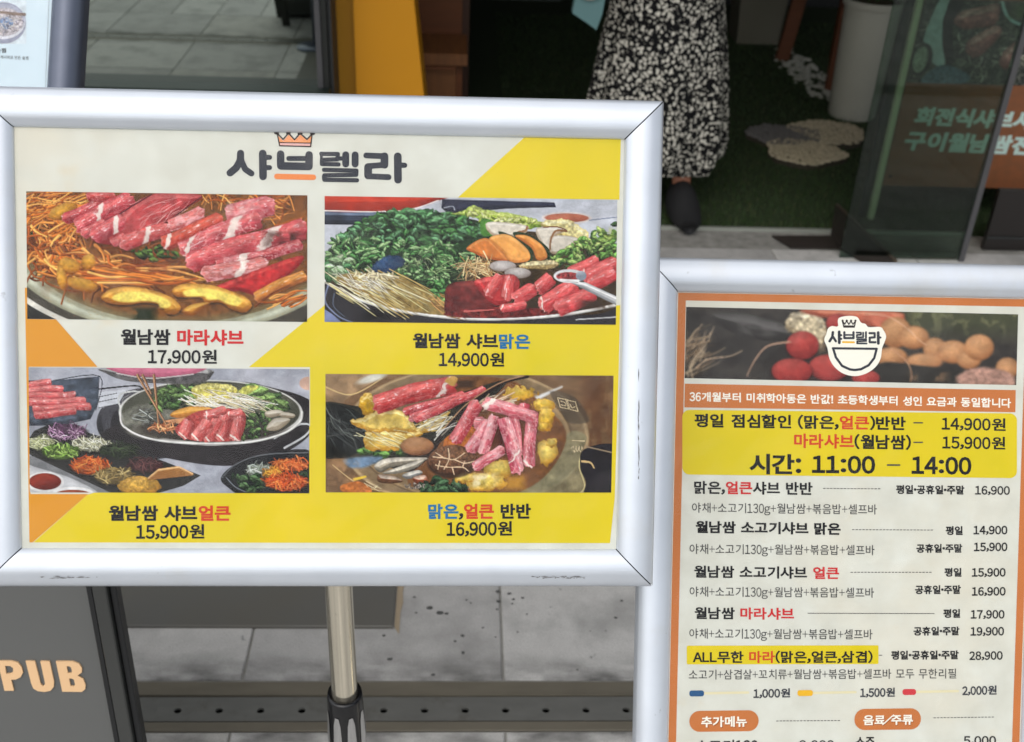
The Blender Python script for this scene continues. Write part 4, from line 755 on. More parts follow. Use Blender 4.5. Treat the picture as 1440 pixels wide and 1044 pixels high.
reg(S2, [(963, 539.8), (1428.3, 548.8), (1427.8, 580), (962.3, 573.2)], M_bor, P2, .00015)
flat(S2, 'printed_panel', [rrect(959.5, 576.5, 1430, 667.5, 10, .011)], M_yel, P2, .0002)
flat(S2, 'printed_panel', [rrect(965.7, 908.2, 1235.3, 934.5, 2, -.002)], M_yel, P2, .0002)
for a, b, c_, d_ in ((969.3, 1000, 1066.8, 1029.5), (1201.4, 997.2, 1295, 1027)): flat(S2, 'printed_badge', [rrect(a, b, c_, d_, 14.5, -.012)], M_bor, P2, .0002)
K, KR = [M_blk], [M_blk, M_red]; KV = [M_blk, M_ver]
T = lambda s_, p0, p1, h, m=K, b=.032, **k: text(S2, P2, s_, p0, p1, h, m, .0003, bold=b, **k)
T('36개월부터 미취학아동은 반값! 초등학생부터 성인 요금과 동일합니다', (969.5, 551), (1421.5, 560.3), 13.6, [M_wht], .026)
T([('평일 점심할인 (맑은,', 0), ('얼큰', 1), (')반반', 0)], (976.5, 581.5), (1273.5, 586), 19.5, KV)
T('14,900원', (1324, 586.7), (1414, 588.5), 18, K, .026); T('15,900원', (1325, 613.2), (1413.5, 614.5), 18, K, .026)
T([('마라샤브', 1), ('(월남쌈)', 0)], (1116.5, 609.7), (1281, 612.3), 20.5, KV)
T('시간:', (1053.5, 638), (1126.7, 639), 29, K, .034); T('11:00', (1141.7, 640.3), (1230.7, 641.3), 25.5, K, .034); T('14:00', (1281.7, 641.5), (1366, 642.8), 25.5, K, .034)
T([('맑은,', 0), ('얼큰', 1), ('샤브 반반', 0)], (976, 676.5), (1142.5, 678.3), 18.3, KR, .03); T('평일·공휴일·주말', (1260, 682), (1356, 683), 12.8, K, .036); T('16,900', (1371, 683.3), (1420, 683.8), 12.5, K, .024)
ing = '야채+소고기130g+월남쌈+볶음밥+셀프바'
for p0, p1 in (((973, 707), (1233, 709.6)), ((969.7, 765), (1229.7, 766.8)), ((969.7, 825), (1229, 826.6)), ((969.3, 884), (1226.8, 885.2))): T(ing, p0, p1, 14.2, [M_gry], .006)
T('월남쌈 소고기샤브 맑은', (978, 732.5), (1182, 735.5), 17.3, K, .036); T([('월남쌈 소고기샤브 ', 0), ('얼큰', 1)], (976, 795.3), (1180, 797.6), 17.3, KR, .03); T([('월남쌈 ', 0), ('마라샤브', 1)], (976.7, 853.8), (1116.5, 855), 17, KR, .03)
for p, q in (((1329.7, 740), (1353.6, 740.2)), ((1328, 798.6), (1352, 798.8)), ((1326.4, 856.6), (1350, 856.6))): T('평일', p, q, 12.5, K, .036)
for p, q in (((1288.5, 765.2), (1353, 765)), ((1286.7, 823.3), (1351, 823)), ((1284.5, 881.6), (1349, 881.2))): T('공휴일·주말', p, q, 12.5, K, .036)
for s_, p, q in (('14,900', (1368.7, 739.5), (1416.5, 739.5)), ('15,900', (1369.4, 763.2), (1416.5, 763)), ('15,900', (1366.5, 799), (1414, 798.9)), ('16,900', (1366.5, 825.7), (1414, 825.5)), ('17,900', (1365, 858), (1412.5, 857.9)), ('19,900', (1364.6, 882), (1411.8, 881.6)), ('28,900', (1362.8, 916.2), (1409.9, 915.7))): T(s_, p, q, 12.4, K, .028)
T([('ALL무한 ', 0), ('마라', 1), ('(맑은,얼큰,삼겹)', 0)], (974, 915.8), (1227, 915.4), 17, KV, .03); T('평일·공휴일·주말', (1253, 915.2), (1348, 914.7), 12.8, K, .036)
T('소고기+삼겹살+꼬치류+월남쌈+볶음밥+셀프바 모두 무한리필', (968.6, 942), (1344.5, 940.3), 14, [M_gry], .006)
for s_, p, q in (('1,000원', (1059.4, 969), (1111, 968)), ('1,500원', (1209.5, 967.8), (1258.4, 967)), ('2,000원', (1352.9, 965), (1401.4, 964))): T(s_, p, q, 13, [M_logo], .032)
for s_, p, q in (('추가메뉴', (986, 1007.8), (1050.2, 1007)), ('음료/주류', (1213.9, 1005.2), (1283.7, 1004.3))):
    text(S2, P2, s_, (p[0] + .8, p[1] + 1), (q[0] + .8, q[1] + 1), 15.2, [M_shd], .00028, bold=.05); text(S2, P2, s_, p, q, 15.2, [M_wht], .00034, bold=.03)
T('소고기130g', (978.5, 1040.3), (1078, 1040.3), 18, K, .02); T('9,000', (1124, 1041), (1173, 1041), 13, K, .016); T('소주', (1203, 1036.5), (1230, 1036.5), 16, K, .024); T('5,000', (1354.7, 1035.2), (1400.6, 1035), 13, K, .024)
def dots(x0, y0, x1, y1, d=4.8, on=2.6, w=1.0, nm='dotted_line', m=None): 
    n = max(1, int((x1 - x0) / d)); strokes(S2, nm, [([(x0 + k * d, y0 + (y1 - y0) * k / n), (x0 + k * d + on, y0 + (y1 - y0) * k / n)], w) for k in range(n)], m or M_gry, P2, .0003)
dots(1158, 687, 1242.5, 687.6); dots(1198.5, 745, 1317, 745.6); dots(1196.5, 805, 1315.5, 805); dots(1136, 862.6, 1313, 863, 3, 3.4, .9); dots(1236, 921.6, 1241, 921.6, 6, 4); dots(1091.8, 1014, 1183.7, 1013.4); dots(1313, 1009.6, 1399.6, 1008.4); dots(1100, 1047, 1118, 1047)
dots(1285, 594.8, 1314, 595.3, 16, 12, 1.9, 'dash'); dots(1285, 622.3, 1314, 622.8, 16, 12, 1.9, 'dash'); dots(1248, 654.2, 1266, 654.4, 18, 17, 2.4, 'dash')
for x0, y0, xe, xs, m in ((969.3, 975.4, 990, 1052, M_nav), (1121.3, 974.9, 1143, 1203, M_mus), (1269, 973.4, 1288, 1347, M_cri)):
    strokes(S2, 'skewer_stick', [([(xe, y0 - .2), (xs, y0 - 1.4)], 3.4)], M_tan, P2, .00022); flat(S2, 'skewer_handle', [rrect(x0, y0 - 4.2, xe, y0 + 4.2, 3.4, -.01)], m, P2, .0003)
# round badge with the shop's emblem
def Q(x, y): return 1140 + x / 9.077, 430 + y / 9.077
def runq(*p): return [Q(*q) for q in p]
bd = flat(S2, 'logo_badge', [runq((345, 190), (375, 150), (480, 132), (590, 145), (640, 215), (700, 235), (740, 275), (880, 272), (925, 310), (962, 390), (940, 470), (912, 540), (890, 680), (820, 790), (700, 870), (560, 900), (420, 870), (310, 790), (240, 680), (212, 540), (172, 440), (200, 360), (222, 290), (270, 262), (345, 265))], M_wht, P2, .0003, smooth=4)
strokes(S2, 'badge_lettering', [(runq((282, 340), (275, 400), (240, 455)), 3.6), (runq((285, 400), (320, 455)), 3.4), (runq((362, 335), (364, 475)), 4), (runq((366, 378), (390, 378)), 2.8), (runq((366, 425), (390, 425)), 2.8),
    (runq((428, 340), (428, 415), (545, 415), (545, 340)), 3.2), (runq((428, 375), (545, 375)), 2.4), (runq((585, 345), (640, 345), (640, 372), (588, 375), (588, 405), (650, 405)), 2.5), (runq((668, 345), (668, 405)), 2.6), (runq((704, 340), (704, 410)), 2.8), (runq((590, 430), (706, 430), (706, 452), (592, 456), (592, 482), (712, 484)), 2.5),
    (runq((750, 352), (815, 352), (815, 405), (752, 410), (752, 468), (825, 468)), 3.2), (runq((860, 345), (862, 482)), 4), (runq((864, 408), (890, 408)), 2.8)], M_logo, P2, .0004)
strokes(S2, 'badge_bar', [(runq((410, 466), (552, 468)), 2.6)], M_mus, P2, .0004)
strokes(S2, 'badge_crown', [(runq((402, 195), (422, 275), (555, 275), (572, 200)), 1.6), (runq((410, 200), (432, 240), (458, 195), (486, 240), (512, 198), (540, 240), (568, 200)), 1.6), (runq((424, 262), (552, 264)), 2.2)] + [(runq((x, 192), (x + 3, 192)), 2.8) for x in (404, 458, 512, 568)], M_brn, P2, .0004)
strokes(S2, 'badge_bowl', [(runq((282, 545), (842, 552)), 3.2), (runq((288, 555), (320, 660), (400, 770), (500, 815), (565, 822), (640, 812), (740, 760), (810, 670), (838, 560)), 3.4)], M_logo, P2, .0004, sm=0)
v, f = box(-.2015, -.2865, .00085, .2015, .2865, .00105); obj('cover_sheet', v, f, M_film, sg2, MW2)
stand(sg2, MW2, .400, .5693, .80, .0163, M_steel, xb2, yb2)
for q in sg2.children:
    if q.name.startswith('clutch') or q.name.startswith('upper'): pass

# ================================================================ third sign, upper left: white poster in a round dark frame
M3 = S1.W.to_3x3() @ Matrix.Rotation(R(-4.2), 3, 'Z'); e_ = at(120, 0, 1); 
p3 = Vector((0, 0, 1.6)) + ray(117.5, 62) * 1.45 - M3 @ Vector((.2525, 0, 0))
S3w = Matrix.Translation(p3) @ M3.to_4x4(); cw = (cam.matrix_world.inverted() @ S3w)
Kc = np.array([[1550, 0, 720], [0, -1550, 522], [0, 0, 1.]]); Am = np.array(cw); Am = Kc @ np.array([Am[0][[0, 1, 3]], Am[1][[0, 1, 3]], -Am[2][[0, 1, 3]]])
Hi = np.linalg.inv(Am); S3 = Sheet(Hi, p3, M3)
r3 = empty('poster_stand', (p3.x, p3.y + .05, 0), 'white poster with a soup bowl picture in a rounded charcoal frame', 'poster stand'); MW3 = Matrix.Translation((-p3.x, -p3.y - .05, 0)) @ S3w
M_dk = mat('charcoal_anodised', (98, 104, 118), .34, .5, tex=(40, .15, None, .3), bump=(800, .04, (1, .04, 1)))
M_p3 = mat('white_poster', (198, 216, 224), .4, tex=(14, .04), spec=.35)
prof3 = [(0, .001)] + [(.5 - .5 * math.cos(math.pi * k / 14), .001 + .019 * math.sin(math.pi * k / 14)) for k in range(1, 14)] + [(1, .001), (1, -.014), (0, -.014)]
snap_frame(r3, MW3, .42, .62, .0425, [M_dk], prof=prof3)
v, f = box(-.214, -.314, -.003, .214, .314, 0); P3 = obj('poster', v, f, M_p3, r3, MW3)
v, f = box(-.23, -.33, -.012, .23, .33, -.004); obj('back_panel', v, f, M_pvc, r3, MW3)
im = pic_bowl(); im = im[6:, :]
quadgrid(S3, 'bowl_photograph', im, [(-28, 1), (37, 1), (37, 62), (-28, 62)], P3, .0002)
obj('printed_panel', [(-.2, .145, .0001), (.196, .145, .0001), (.196, .29, .0001), (-.2, .29, .0001)], [(0, 1, 2, 3)], ink('pale_lilac_ink', (190, 196, 214)), P3)
text(S3, P3, '술찜', (-6, 68), (8.5, 68), 6.6, [M_blk], .0003, bold=.02); text(S3, P3, '레시피로 만든 술찜', (1, 78), (40, 79.5), 5, [M_gry], .0003, bold=.003)
strokes(S3, 'printed_rule', [([(69, 0), (64, 124)], .45)], M_pvc, P3, .0003)
v, f = box(-.205, -.305, .00085, .205, .305, .00105); obj('cover_sheet', v, f, M_film, r3, MW3)
v, f = lathe([(.016, .02), (.016, p3.z - .06)], 24); obj('pole', v, f, M_dk, r3, smooth=True)
v, f = lathe([(.10, 0), (.10, .012), (.02, .02)], 40); obj('round_base', v, f, M_dk, r3, smooth=True)
# ================================================================ ground, paving, drain
M_base = mat('street_surface', (.13, .13, .125), .85, tex=(3, .3), bump=(120, .3))
v, f = box(-60, -60, -.3, 60, 3.62, -.052); v2, f2 = box(-60, 3.62, -.3, 60, 60, -.052); obj('ground', *box(-60, -60, -.3, 60, 60, -.062), M_base)['kind'] = 'structure'
M_slab = []
for k, c in enumerate(((192, 190, 186), (200, 198, 193), (184, 182, 178), (194, 191, 184))):
    m = mat('granite_paving', c, .75, tex=(26, .2, None, .32), bump=(160, .35)); add_stain(m, 420, .5, .64, (116, 114, 110), seed=k, fac=.5); add_stain(m, 420, .6, .7, (210, 208, 200), seed=k + 20, fac=.6)
    add_stain(m, 7, .48, .66, (132, 131, 127), seed=k * 3.1 + 2, fac=.55); add_stain(m, 34, .67, .72, (90, 90, 88), seed=k * 1.3 + 7, fac=.7); M_slab.append(m)
M_mort = mat('joint_mortar', (150, 148, 141), .9, tex=(30, .4), bump=(300, .3))
pv = obj('pavement', *join(box(-4.5, 1.4795, -.06, 5, 3.59, -.0035), box(-4.5, -3.2, -.06, 5, 1.3605, -.0035)), M_mort); pv['kind'] = 'structure'
rr = random.Random(4); _s = {}
def grime(m, y0, y1):
    m = m.copy(); t = m.node_tree; N = t.nodes; p = N['Principled BSDF']; tc = N.new('ShaderNodeTexCoord'); sx = N.new('ShaderNodeSeparateXYZ'); mr = N.new('ShaderNodeMapRange'); mr.inputs['From Min'].default_value = y0; mr.inputs['From Max'].default_value = y1
    n = N.new('ShaderNodeTexNoise'); n.inputs['Scale'].default_value = 14; n.inputs['Detail'].default_value = 8; mp = N.new('ShaderNodeMapping'); mp.inputs['Scale'].default_value = (.6, 1.4, 1); r = N.new('ShaderNodeMapRange'); r.inputs['From Min'].default_value = .38; r.inputs['From Max'].default_value = .62
    mu = N.new('ShaderNodeMath'); mu.operation = 'MULTIPLY'; x = N.new('ShaderNodeMix'); x.data_type = 'RGBA'; src = p.inputs['Base Color']
    t.links.new(tc.outputs['Object'], sx.inputs[0]); t.links.new(sx.outputs[1], mr.inputs[0]); t.links.new(tc.outputs['Object'], mp.inputs[0]); t.links.new(mp.outputs[0], n.inputs[0]); t.links.new(n.outputs[0], r.inputs[0]); t.links.new(mr.outputs[0], mu.inputs[0]); t.links.new(r.outputs[0], mu.inputs[1])
    t.links.new(mu.outputs[0], x.inputs[0]); t.links.new(src.links[0].from_socket, x.inputs[6]); x.inputs[7].default_value = (*lin((84, 83, 80)), 1); t.links.new(x.outputs[2], src); return m
M_slab += [grime(m, .075, .0) for m in M_slab[:4]] + [grime(m, .36, .44) for m in M_slab[:4]]
def slab(x0, y0, x1, y1, k, parent=pv, nm='paving_slab'):
    w, d = round(x1 - x0, 4), round(y1 - y0, 4); key = (w, d, k)
    if key not in _s: me = mesh(nm, *box(0, 0, -.03, w, d, 0, .0022)); me.materials.append(M_slab[k]); _s[key] = me
    o = bpy.data.objects.new(nm, _s[key]); COL.objects.link(o); o.parent = parent; o.location = (x0, y0, (rr.random() - .5) * .0012); return o
g = .0022; PX = .4925
for j in range(-9, 10):
    for i in range(4):
        y0 = 1.4795 + i * .49; y1 = min(y0 + .49, 3.588); x0 = .099 + j * PX
        if i == 3 and y1 - y0 < .1: continue
        slab(x0 + g, y0 + g, x0 + PX - g, y1 - g, rr.randrange(4) + (4 if i == 0 else 0))
for j in range(-18, 20):
    for i in range(7):
        y1 = 1.3605 - i * .44; x0 = .099 + j * PX / 2; 
        if i == 0:
            if j % 2 == 0: slab(x0 + g, y1 - .44 + g, x0 + PX - g, y1 - g, 8 + rr.randrange(4))
        else: slab(x0 + g, y1 - .44 + g, x0 + PX / 2 - g, y1 - g, rr.randrange(4))
# linear drain: side lips, channel and perforated steel covers
M_drn = mat('galvanised_steel', (118, 118, 113), .5, .35, tex=(16, .25, None, .3, (1, 3, 1)), bump=(60, .15)); add_stain(M_drn, 22, .55, .7, (92, 90, 82), seed=4, fac=.6)
M_lip = mat('worn_brass_grey_lip', (118, 112, 98), .55, .25, tex=(12, .25, None, .3, (1, 4, 1)), bump=(60, .1)); M_hole = mat('drain_channel_dark', (16, 16, 16), .9)
dr = empty('linear_drain', (0, 1.42, -.05), 'long steel slot drain with one row of round holes set in the grey paving', 'drain')
obj('channel', *box(-4.5, -.059, -.01, 5, .059, .002), M_hole, dr)
for (a, b, zt) in ((.0265, .058, .0495), (-.058, -.0365, .0485)):
    obj('edge_lip', *box(-4.5, a, .02, 5, b, zt, .0012), M_lip, dr)
obj('edge_rib', *box(-4.5, .0238, .02, 5, .0262, .0515), M_lip, dr)
def perforated(n, p, y0, y1, yc, r, m=14):
    V = []; F = []
    for c in range(n):
        x0 = c * p; rim = [(x0 + p / 2 + r * math.cos(2 * math.pi * k / m) * 1.15, yc + r * math.sin(2 * math.pi * k / m)) for k in range(m)]
        out = []
        for k in range(m):
            a = 2 * math.pi * k / m; dx, dy = math.cos(a), math.sin(a); s_ = min(p / 2 / abs(dx) if abs(dx) > 1e-6 else 9, ((y1 - yc) if dy > 0 else (yc - y0)) / abs(dy) if abs(dy) > 1e-6 else 9)
            out.append((x0 + p / 2 + dx * s_, yc + dy * s_))
        o = len(V); V += [(x, y, 0) for x, y in rim] + [(x, y, 0) for x, y in out] + [(x, y, -.005) for x, y in rim]
        for k in range(m):
            q = (k + 1) % m; F += [(o + k, o + m + k, o + m + q, o + q), (o + k, o + q, o + 2 * m + q, o + 2 * m + k)]
        for (sx, sy) in ((0, y0), (0, y1), (p, y0), (p, y1)):   # corner fillers
            pts = [i for i in range(m)]; best = sorted(pts, key=lambda i: math.hypot(out[i][0] - x0 - sx, out[i][1] - sy))[:2]; V.append((x0 + sx, sy, 0)); F.append((len(V) - 1, o + m + best[0], o + m + best[1]))
    o = len(V); V += [(0, y0, 0), (n * p, y0, 0), (n * p, y0, -.006), (0, y0, -.006), (0, y1, 0), (n * p, y1, 0), (n * p, y1, -.006), (0, y1, -.006)]; F += [(o, o + 3, o + 2, o + 1), (o + 4, o + 5, o + 6, o + 7)]
    return V, F
hp = abs(gnd(249 + 58.5, 1000).x - gnd(249, 1000).x); me = mesh('drain_cover', *perforated(14, hp, -.0345, .0215, gnd(500, 998).y - 1.42, .0062))
me.materials.append(M_drn); xs = gnd(249 - 29.2, 1000).x
for k in range(-3, 4):
    o = bpy.data.objects.new('drain_cover', me); COL.objects.link(o); o.parent = dr; o.location = (xs + k * 14 * hp, 0, .0475)
# dark gum spots and a crack stain on the paving: worn-in blots of their own shape
M_gum = mat('old_gum', (80, 80, 78), .85, bump=(500, .2))
gr = random.Random(8)
gl = [(540 + 0, 894, 5), (529 + 111, 902, 4), (541 + 109, 894, 5), (651, 918, 5), (679, 883, 3), (866, 869, 4.5), (874, 845, 4), (741, 864, 3), (728, 889, 3), (812, 942, 2.5), (716, 835, 5), (722, 843, 4), (700, 832, 6), (701, 846, 6), (699, 857, 4), (604, 855, 8), (618, 862, 9), (628, 863, 6), (549, 927, 7), (656, 844, 3), (662, 848, 2.5), (830, 888, 2), (788, 829, 2), (735, 841, 4), (609, 949, 5), (583, 840, 4), (697, 896, 2.5), (585, 862, 3), (720, 849, 3)]
for i, (x, y, s_) in enumerate(gl):
    c = gnd(x, y, .001); n = 9; s2 = s_ * .00072
    P = [(c.x + s2 * (1.1 + .0) * (.7 + .6 * gr.random()) * math.cos(2 * math.pi * k / n), c.y + s2 * .8 * (.7 + .6 * gr.random()) * math.sin(2 * math.pi * k / n)) for k in range(n)]
    v, f = prism([(a, b) for a, b in P], .0008, .0014); obj('gum_blot', v, f, M_gum, pv)
# dark steel plate on the paving
M_plate = mat('dark_steel_plate', (104, 104, 101), .5, .2, tex=(4, .12, (104, 100, 90), .3), bump=(60, .05))
a_ = gnd(183, 884); b_ = gnd(553, 885)
pl = obj('floor_plate', *box(-.78, 0, 0, b_.x + .0, .62, .008, .0018), M_plate); pl.location = (0, a_.y, 0); tag(pl, 'dark flat steel plate lying on the paving behind the steel pole', 'steel plate')
M_rust = mat('rust_stain', (160, 144, 120), .9, bump=(200, .3)); M_rust2 = mat('mortar_patch', (120, 117, 110), .9, bump=(200, .3))
P = [(b_.x + .002, 1.62), (b_.x + .012, 1.60), (b_.x + .012, 1.66), (b_.x + .016, 1.69), (b_.x + .014, 1.72), (b_.x + .018, 1.76), (b_.x + .012, 1.80), (b_.x + .02, 2.0), (b_.x + .002, 2.0)]
o = obj('cement_smear', *prism(P, .0004, .0022), M_rust); tag(o, 'rusty cement smear along the right edge of the steel plate', 'cement smear')

# ================================================================ PUB board, lower left
M_pub = mat('grey_painted_board', (95, 96, 94), .5, .1, tex=(5, .06), bump=(300, .05)); M_pubf = mat('dark_board_frame', (66, 67, 65), .45, .3, tex=(14, .12, None, .3, (1, 1, .2)), bump=(200, .05)); M_ptan = mat('tan_letters', (226, 186, 140), .5); M_pubd = mat('dark_frame_groove', (34, 35, 36), .4, .3)
tl = .22; A0 = at(172, 825, 1.05); A1 = at(207, 1044, 1.0)
up = Vector((0, math.sin(tl), math.cos(tl))); nrm = Vector((0, -math.cos(tl), math.sin(tl)))
pr = empty('pub_board', (A1.x - .3, .93, 0), 'grey pub sign board in a dark frame with tan letters', 'sign board')
MB = Matrix((Vector((1, 0, 0)), up, nrm)).transposed() @ Matrix.Rotation(.065, 3, 'Z'); org = Vector((A1.x + .065 * A1.z, A1.y - math.tan(tl) * A1.z, 0)); MWb = Matrix.Translation(org - pr.location) @ MB.to_4x4(); SBW = Matrix.Translation(org) @ MB.to_4x4()
cw = cam.matrix_world.inverted() @ SBW; Am = np.array(cw); Am = Kc @ np.array([Am[0][[0, 1, 3]], Am[1][[0, 1, 3]], -Am[2][[0, 1, 3]]]); SB = Sheet(np.linalg.inv(Am), org, MB)
xa = SB(126, 835)[0]; xb_ = SB(150, 960)[0]; fx = (xa + xb_) / 2; hB = .80
obj('board_panel', *box(-.62, .06, -.012, fx + .002, hB, 0), M_pub, pr, MWb)
x0 = -.003
for nm, q0, q1, zt, m in (('frame_bead', fx, fx + (x0 - fx) * .22, .010, M_pubd), ('frame_stile', fx + (x0 - fx) * .24, fx + (x0 - fx) * .74, .014, M_pubf), ('frame_bead', fx + (x0 - fx) * .76, x0, .006, M_pubd)):
    obj(nm, *box(q0, .0, -.010, q1, hB + .03, zt, .0015), m, pr, MWb)
obj('frame_stile', *box(-.66, .0, -.02, -.622, hB + .03, .014, .0015), M_pubf, pr, MWb)
obj('frame_rail', *box(-.66, hB + .001, -.02, fx - .001, hB + .03, .0135, .0015), M_pubf, pr, MWb); obj('frame_rail', *box(-.621, .0, -.02, fx - .001, .058, .0135, .0015), M_pubf, pr, MWb)
obj('rear_leg', *box(-.60, .0, -.20, -.56, hB * .9, -.18), M_pubf, pr, MWb); obj('rear_leg', *box(-.20, .0, -.20, -.16, hB * .9, -.18), M_pubf, pr, MWb); obj('hinge_rail', *box(-.60, hB * .88, -.18, -.16, hB * .9, -.02), M_pubf, pr, MWb)
def letter(loops, holes, nm='raised_letter'):
    cu = bpy.data.curves.new(nm, 'CURVE'); cu.dimensions = '2D'; cu.fill_mode = 'BOTH'; cu.extrude = .0011
    for L_ in loops + holes:
        sp = cu.splines.new('POLY'); sp.points.add(len(L_) - 1); sp.use_cyclic_u = True
        for i, (x, y) in enumerate(L_): a, b = SB(x, y); sp.points[i].co = (a, b, 0, 1)
    o = bpy.data.objects.new(nm, cu); COL.objects.link(o); me = bpy.data.meshes.new_from_object(o.evaluated_get(bpy.context.evaluated_depsgraph_get())); bpy.data.objects.remove(o); bpy.data.curves.remove(cu)
    me.name = nm; me.materials.clear(); return link(nm, me, M_ptan, pr, MWb @ Matrix.Translation((0, 0, .0012)))
Z = lambda x, y: (x / 4.66, 820 + y / 4.66)
def zz(*p): return [Z(*q) for q in p]
letter([zz((-12, 505), (80, 505), (120, 515), (145, 545), (155, 580), (140, 610), (110, 626), (78, 628), (96, 700), (34, 700))], [zz((38, 536), (44, 588), (72, 588), (90, 578), (90, 552), (72, 538))])
letter([zz((172, 506), (232, 506), (270, 655), (285, 672), (300, 655), (268, 507), (328, 507), (358, 640), (356, 675), (335, 700), (295, 708), (250, 702), (222, 685), (208, 650))], [])
letter([zz((370, 508), (480, 508), (520, 522), (540, 550), (540, 580), (512, 600), (548, 622), (564, 660), (562, 690), (540, 708), (412, 706))], [zz((440, 540), (448, 584), (470, 584), (476, 572), (468, 546), (458, 540)), zz((456, 620), (466, 668), (488, 672), (496, 660), (488, 628), (476, 620))])

# ================================================================ shop front
M_wall = mat('dark_facade_panel', (40, 42, 42), .5, tex=(8, .1)); M_in = mat('dark_green_interior_paint', (20, 30, 24), .7, tex=(4, .15)); M_ceil = mat('dark_ceiling', (40, 40, 38), .8)
M_mull = mat('grey_aluminium_mullion', (92, 92, 94), .4, .5, tex=(20, .1)); M_sill = mat('bright_metal_sill', (178, 182, 172), .35, .5)
sh = empty('shop_building', (0, 3.6, 0), 'dark shop front with a wide opening onto a turf floored room', 'shop')
def B(nm, x0, y0, z0, x1, y1, z1, m, par=sh, b=0.): return obj(nm, *box(x0, y0 - 3.6, z0, x1, y1 - 3.6, z1, b), m, par)
zs = at(300, 117, 3.66).z; xm = at(450, 60, 3.66).x
B('fascia', -6, 3.60, 2.35, 7, 3.9, 4.2, M_wall); B('added_shade_canopy', -6, 2.25, 2.55, 7, 3.598, 2.67, M_ceil); B('roof_slab', -6, 3.9, 2.75, 7, 9.6, 2.9, M_ceil); B('back_wall', -6, 7.9, 0, 7, 8.0, 2.75, M_in); B('side_wall', -6, 3.9, 0, -5.9, 7.9, 2.75, M_in); B('side_wall', 6.9, 3.9, 0, 7, 7.9, 2.75, M_in)  # the canopy is an unseen addition that darkens the room and threshold
B('low_counter', -.3, 7.05, 0, 3.2, 7.88, .95, mat('black_counter', (14, 15, 15), .6))
B('counter_plinth', .0, 6.98, 0, .62, 7.048, .12, mat('grey_plinth', (86, 90, 86), .7)); B('counter_plinth', .9, 6.98, 0, 1.25, 7.048, .10, mat('grey_plinth', (60, 62, 60), .7))
M_kick = mat('dark_green_metal', (24, 38, 34), .45, .2)
B('sill_wall', -6, 3.62, 0, xm + .03, 3.74, zs - .03, M_wall); B('window_ledge', -6, 3.585, zs - .03, xm + .03, 3.76, zs, M_kick, b=.002)
B('window_glass', -5.9, 3.66, zs, xm - .012, 3.668, 2.35, M_win)
B('window_mullion', xm - .012, 3.64, zs, xm + .006, 3.70, 2.35, M_mull); B('window_mullion', xm + .008, 3.645, zs, xm + .026, 3.70, 2.35, mat('dark_mullion', (46, 48, 46), .4, .4))
B('window_jamb', xm + .028, 3.66, 0, xm + .04, 3.9, 2.35, M_wall); B('inner_partition', xm - .05, 3.92, 0, xm - .0, 5.2, 2.7, M_in)
xr = at(1357, 331, 3.6).x
B('threshold_sill', xm + .04, 3.592, -.05, xr, 3.612, .006, M_sill, b=.001)
yb = gnd(1400, 352).y; B('sill_wall', xr + .012, yb, 0, 7, yb + .02, at(1400, 267, yb).z, mat('black_base_wall', (30, 26, 24), .4), b=.002)
B('shelf_line', xr + .012, yb - .006, .045, 7, yb - .001, .052, M_wall)
B('wall_pier', 3.4, 3.62, 0, 3.6, 3.9, 2.35, M_wall)
# turf floor
M_turf = mat('artificial_turf_backing', (.03, .05, .014), .95, tex=(60, .4), bump=(300, .6))
fl = obj('floor', *box(-5.9, 3.613, -.05, 6.9, 7.9, .0), M_turf); fl['kind'] = 'structure'
M_bl = [mat('turf_blade', (.032, .068, .013), .6), mat('turf_blade', (.02, .045, .01), .6), mat('turf_blade', (.08, .085, .03), .6)]
rs = np.random.RandomState(3); N_ = 42000
bx = .2 + rs.rand(N_) * 2.4; by = 3.62 + rs.rand(N_) ** 1.3 * 3.0; ang = rs.rand(N_) * 6.283; ln = .010 + .012 * rs.rand(N_); le = rs.rand(N_) * .012; la = rs.rand(N_) * 6.283; wd = .0016
dx, dy = np.cos(ang) * wd, np.sin(ang) * wd
V = np.stack([np.stack([bx - dx, by - dy, bx * 0], 1), np.stack([bx + dx, by + dy, bx * 0], 1), np.stack([bx + np.cos(la) * le, by + np.sin(la) * le, ln], 1)], 1).reshape(-1, 3)
me = bpy.data.meshes.new('turf'); me.vertices.add(len(V)); me.vertices.foreach_set('co', V.ravel()); me.loops.add(3 * N_); me.loops.foreach_set('vertex_index', np.arange(3 * N_, dtype=np.int32)); me.polygons.add(N_); me.polygons.foreach_set('loop_start', np.arange(0, 3 * N_, 3, dtype=np.int32))
me.polygons.foreach_set('material_index', rs.choice(3, N_, p=[.5, .4, .1]).astype(np.int32)); me.update(calc_edges=True)
o = link('turf', me, M_bl); tag(o, 'dark green artificial turf covering the shop floor', 'artificial turf', kind='stuff')

# green tinted glass door leaf
gx0 = at(1187, 300, 3.42).x; gx1 = gnd(1351, 367).x; gy = gnd(1351, 367).y
dl = empty('glass_door', ((gx0 + gx1) / 2, gy, 0), 'green tinted glass door leaf with a grey edge in front of the food poster', 'glass door')
Dm = lambda nm, x0, y0, z0, x1, y1, z1, m, b=0.: obj(nm, *box(x0 - dl.location.x, y0 - gy, z0, x1 - dl.location.x, y1 - gy, z1, b), m, dl)
Dm('glass_pane', gx0, gy, .004, gx1 - .011, gy + .010, 2.3, M_door); Dm('edge_profile', gx1 - .010, gy - .008, .0, gx1 + .008, gy + .018, 2.32, M_mull, .002)
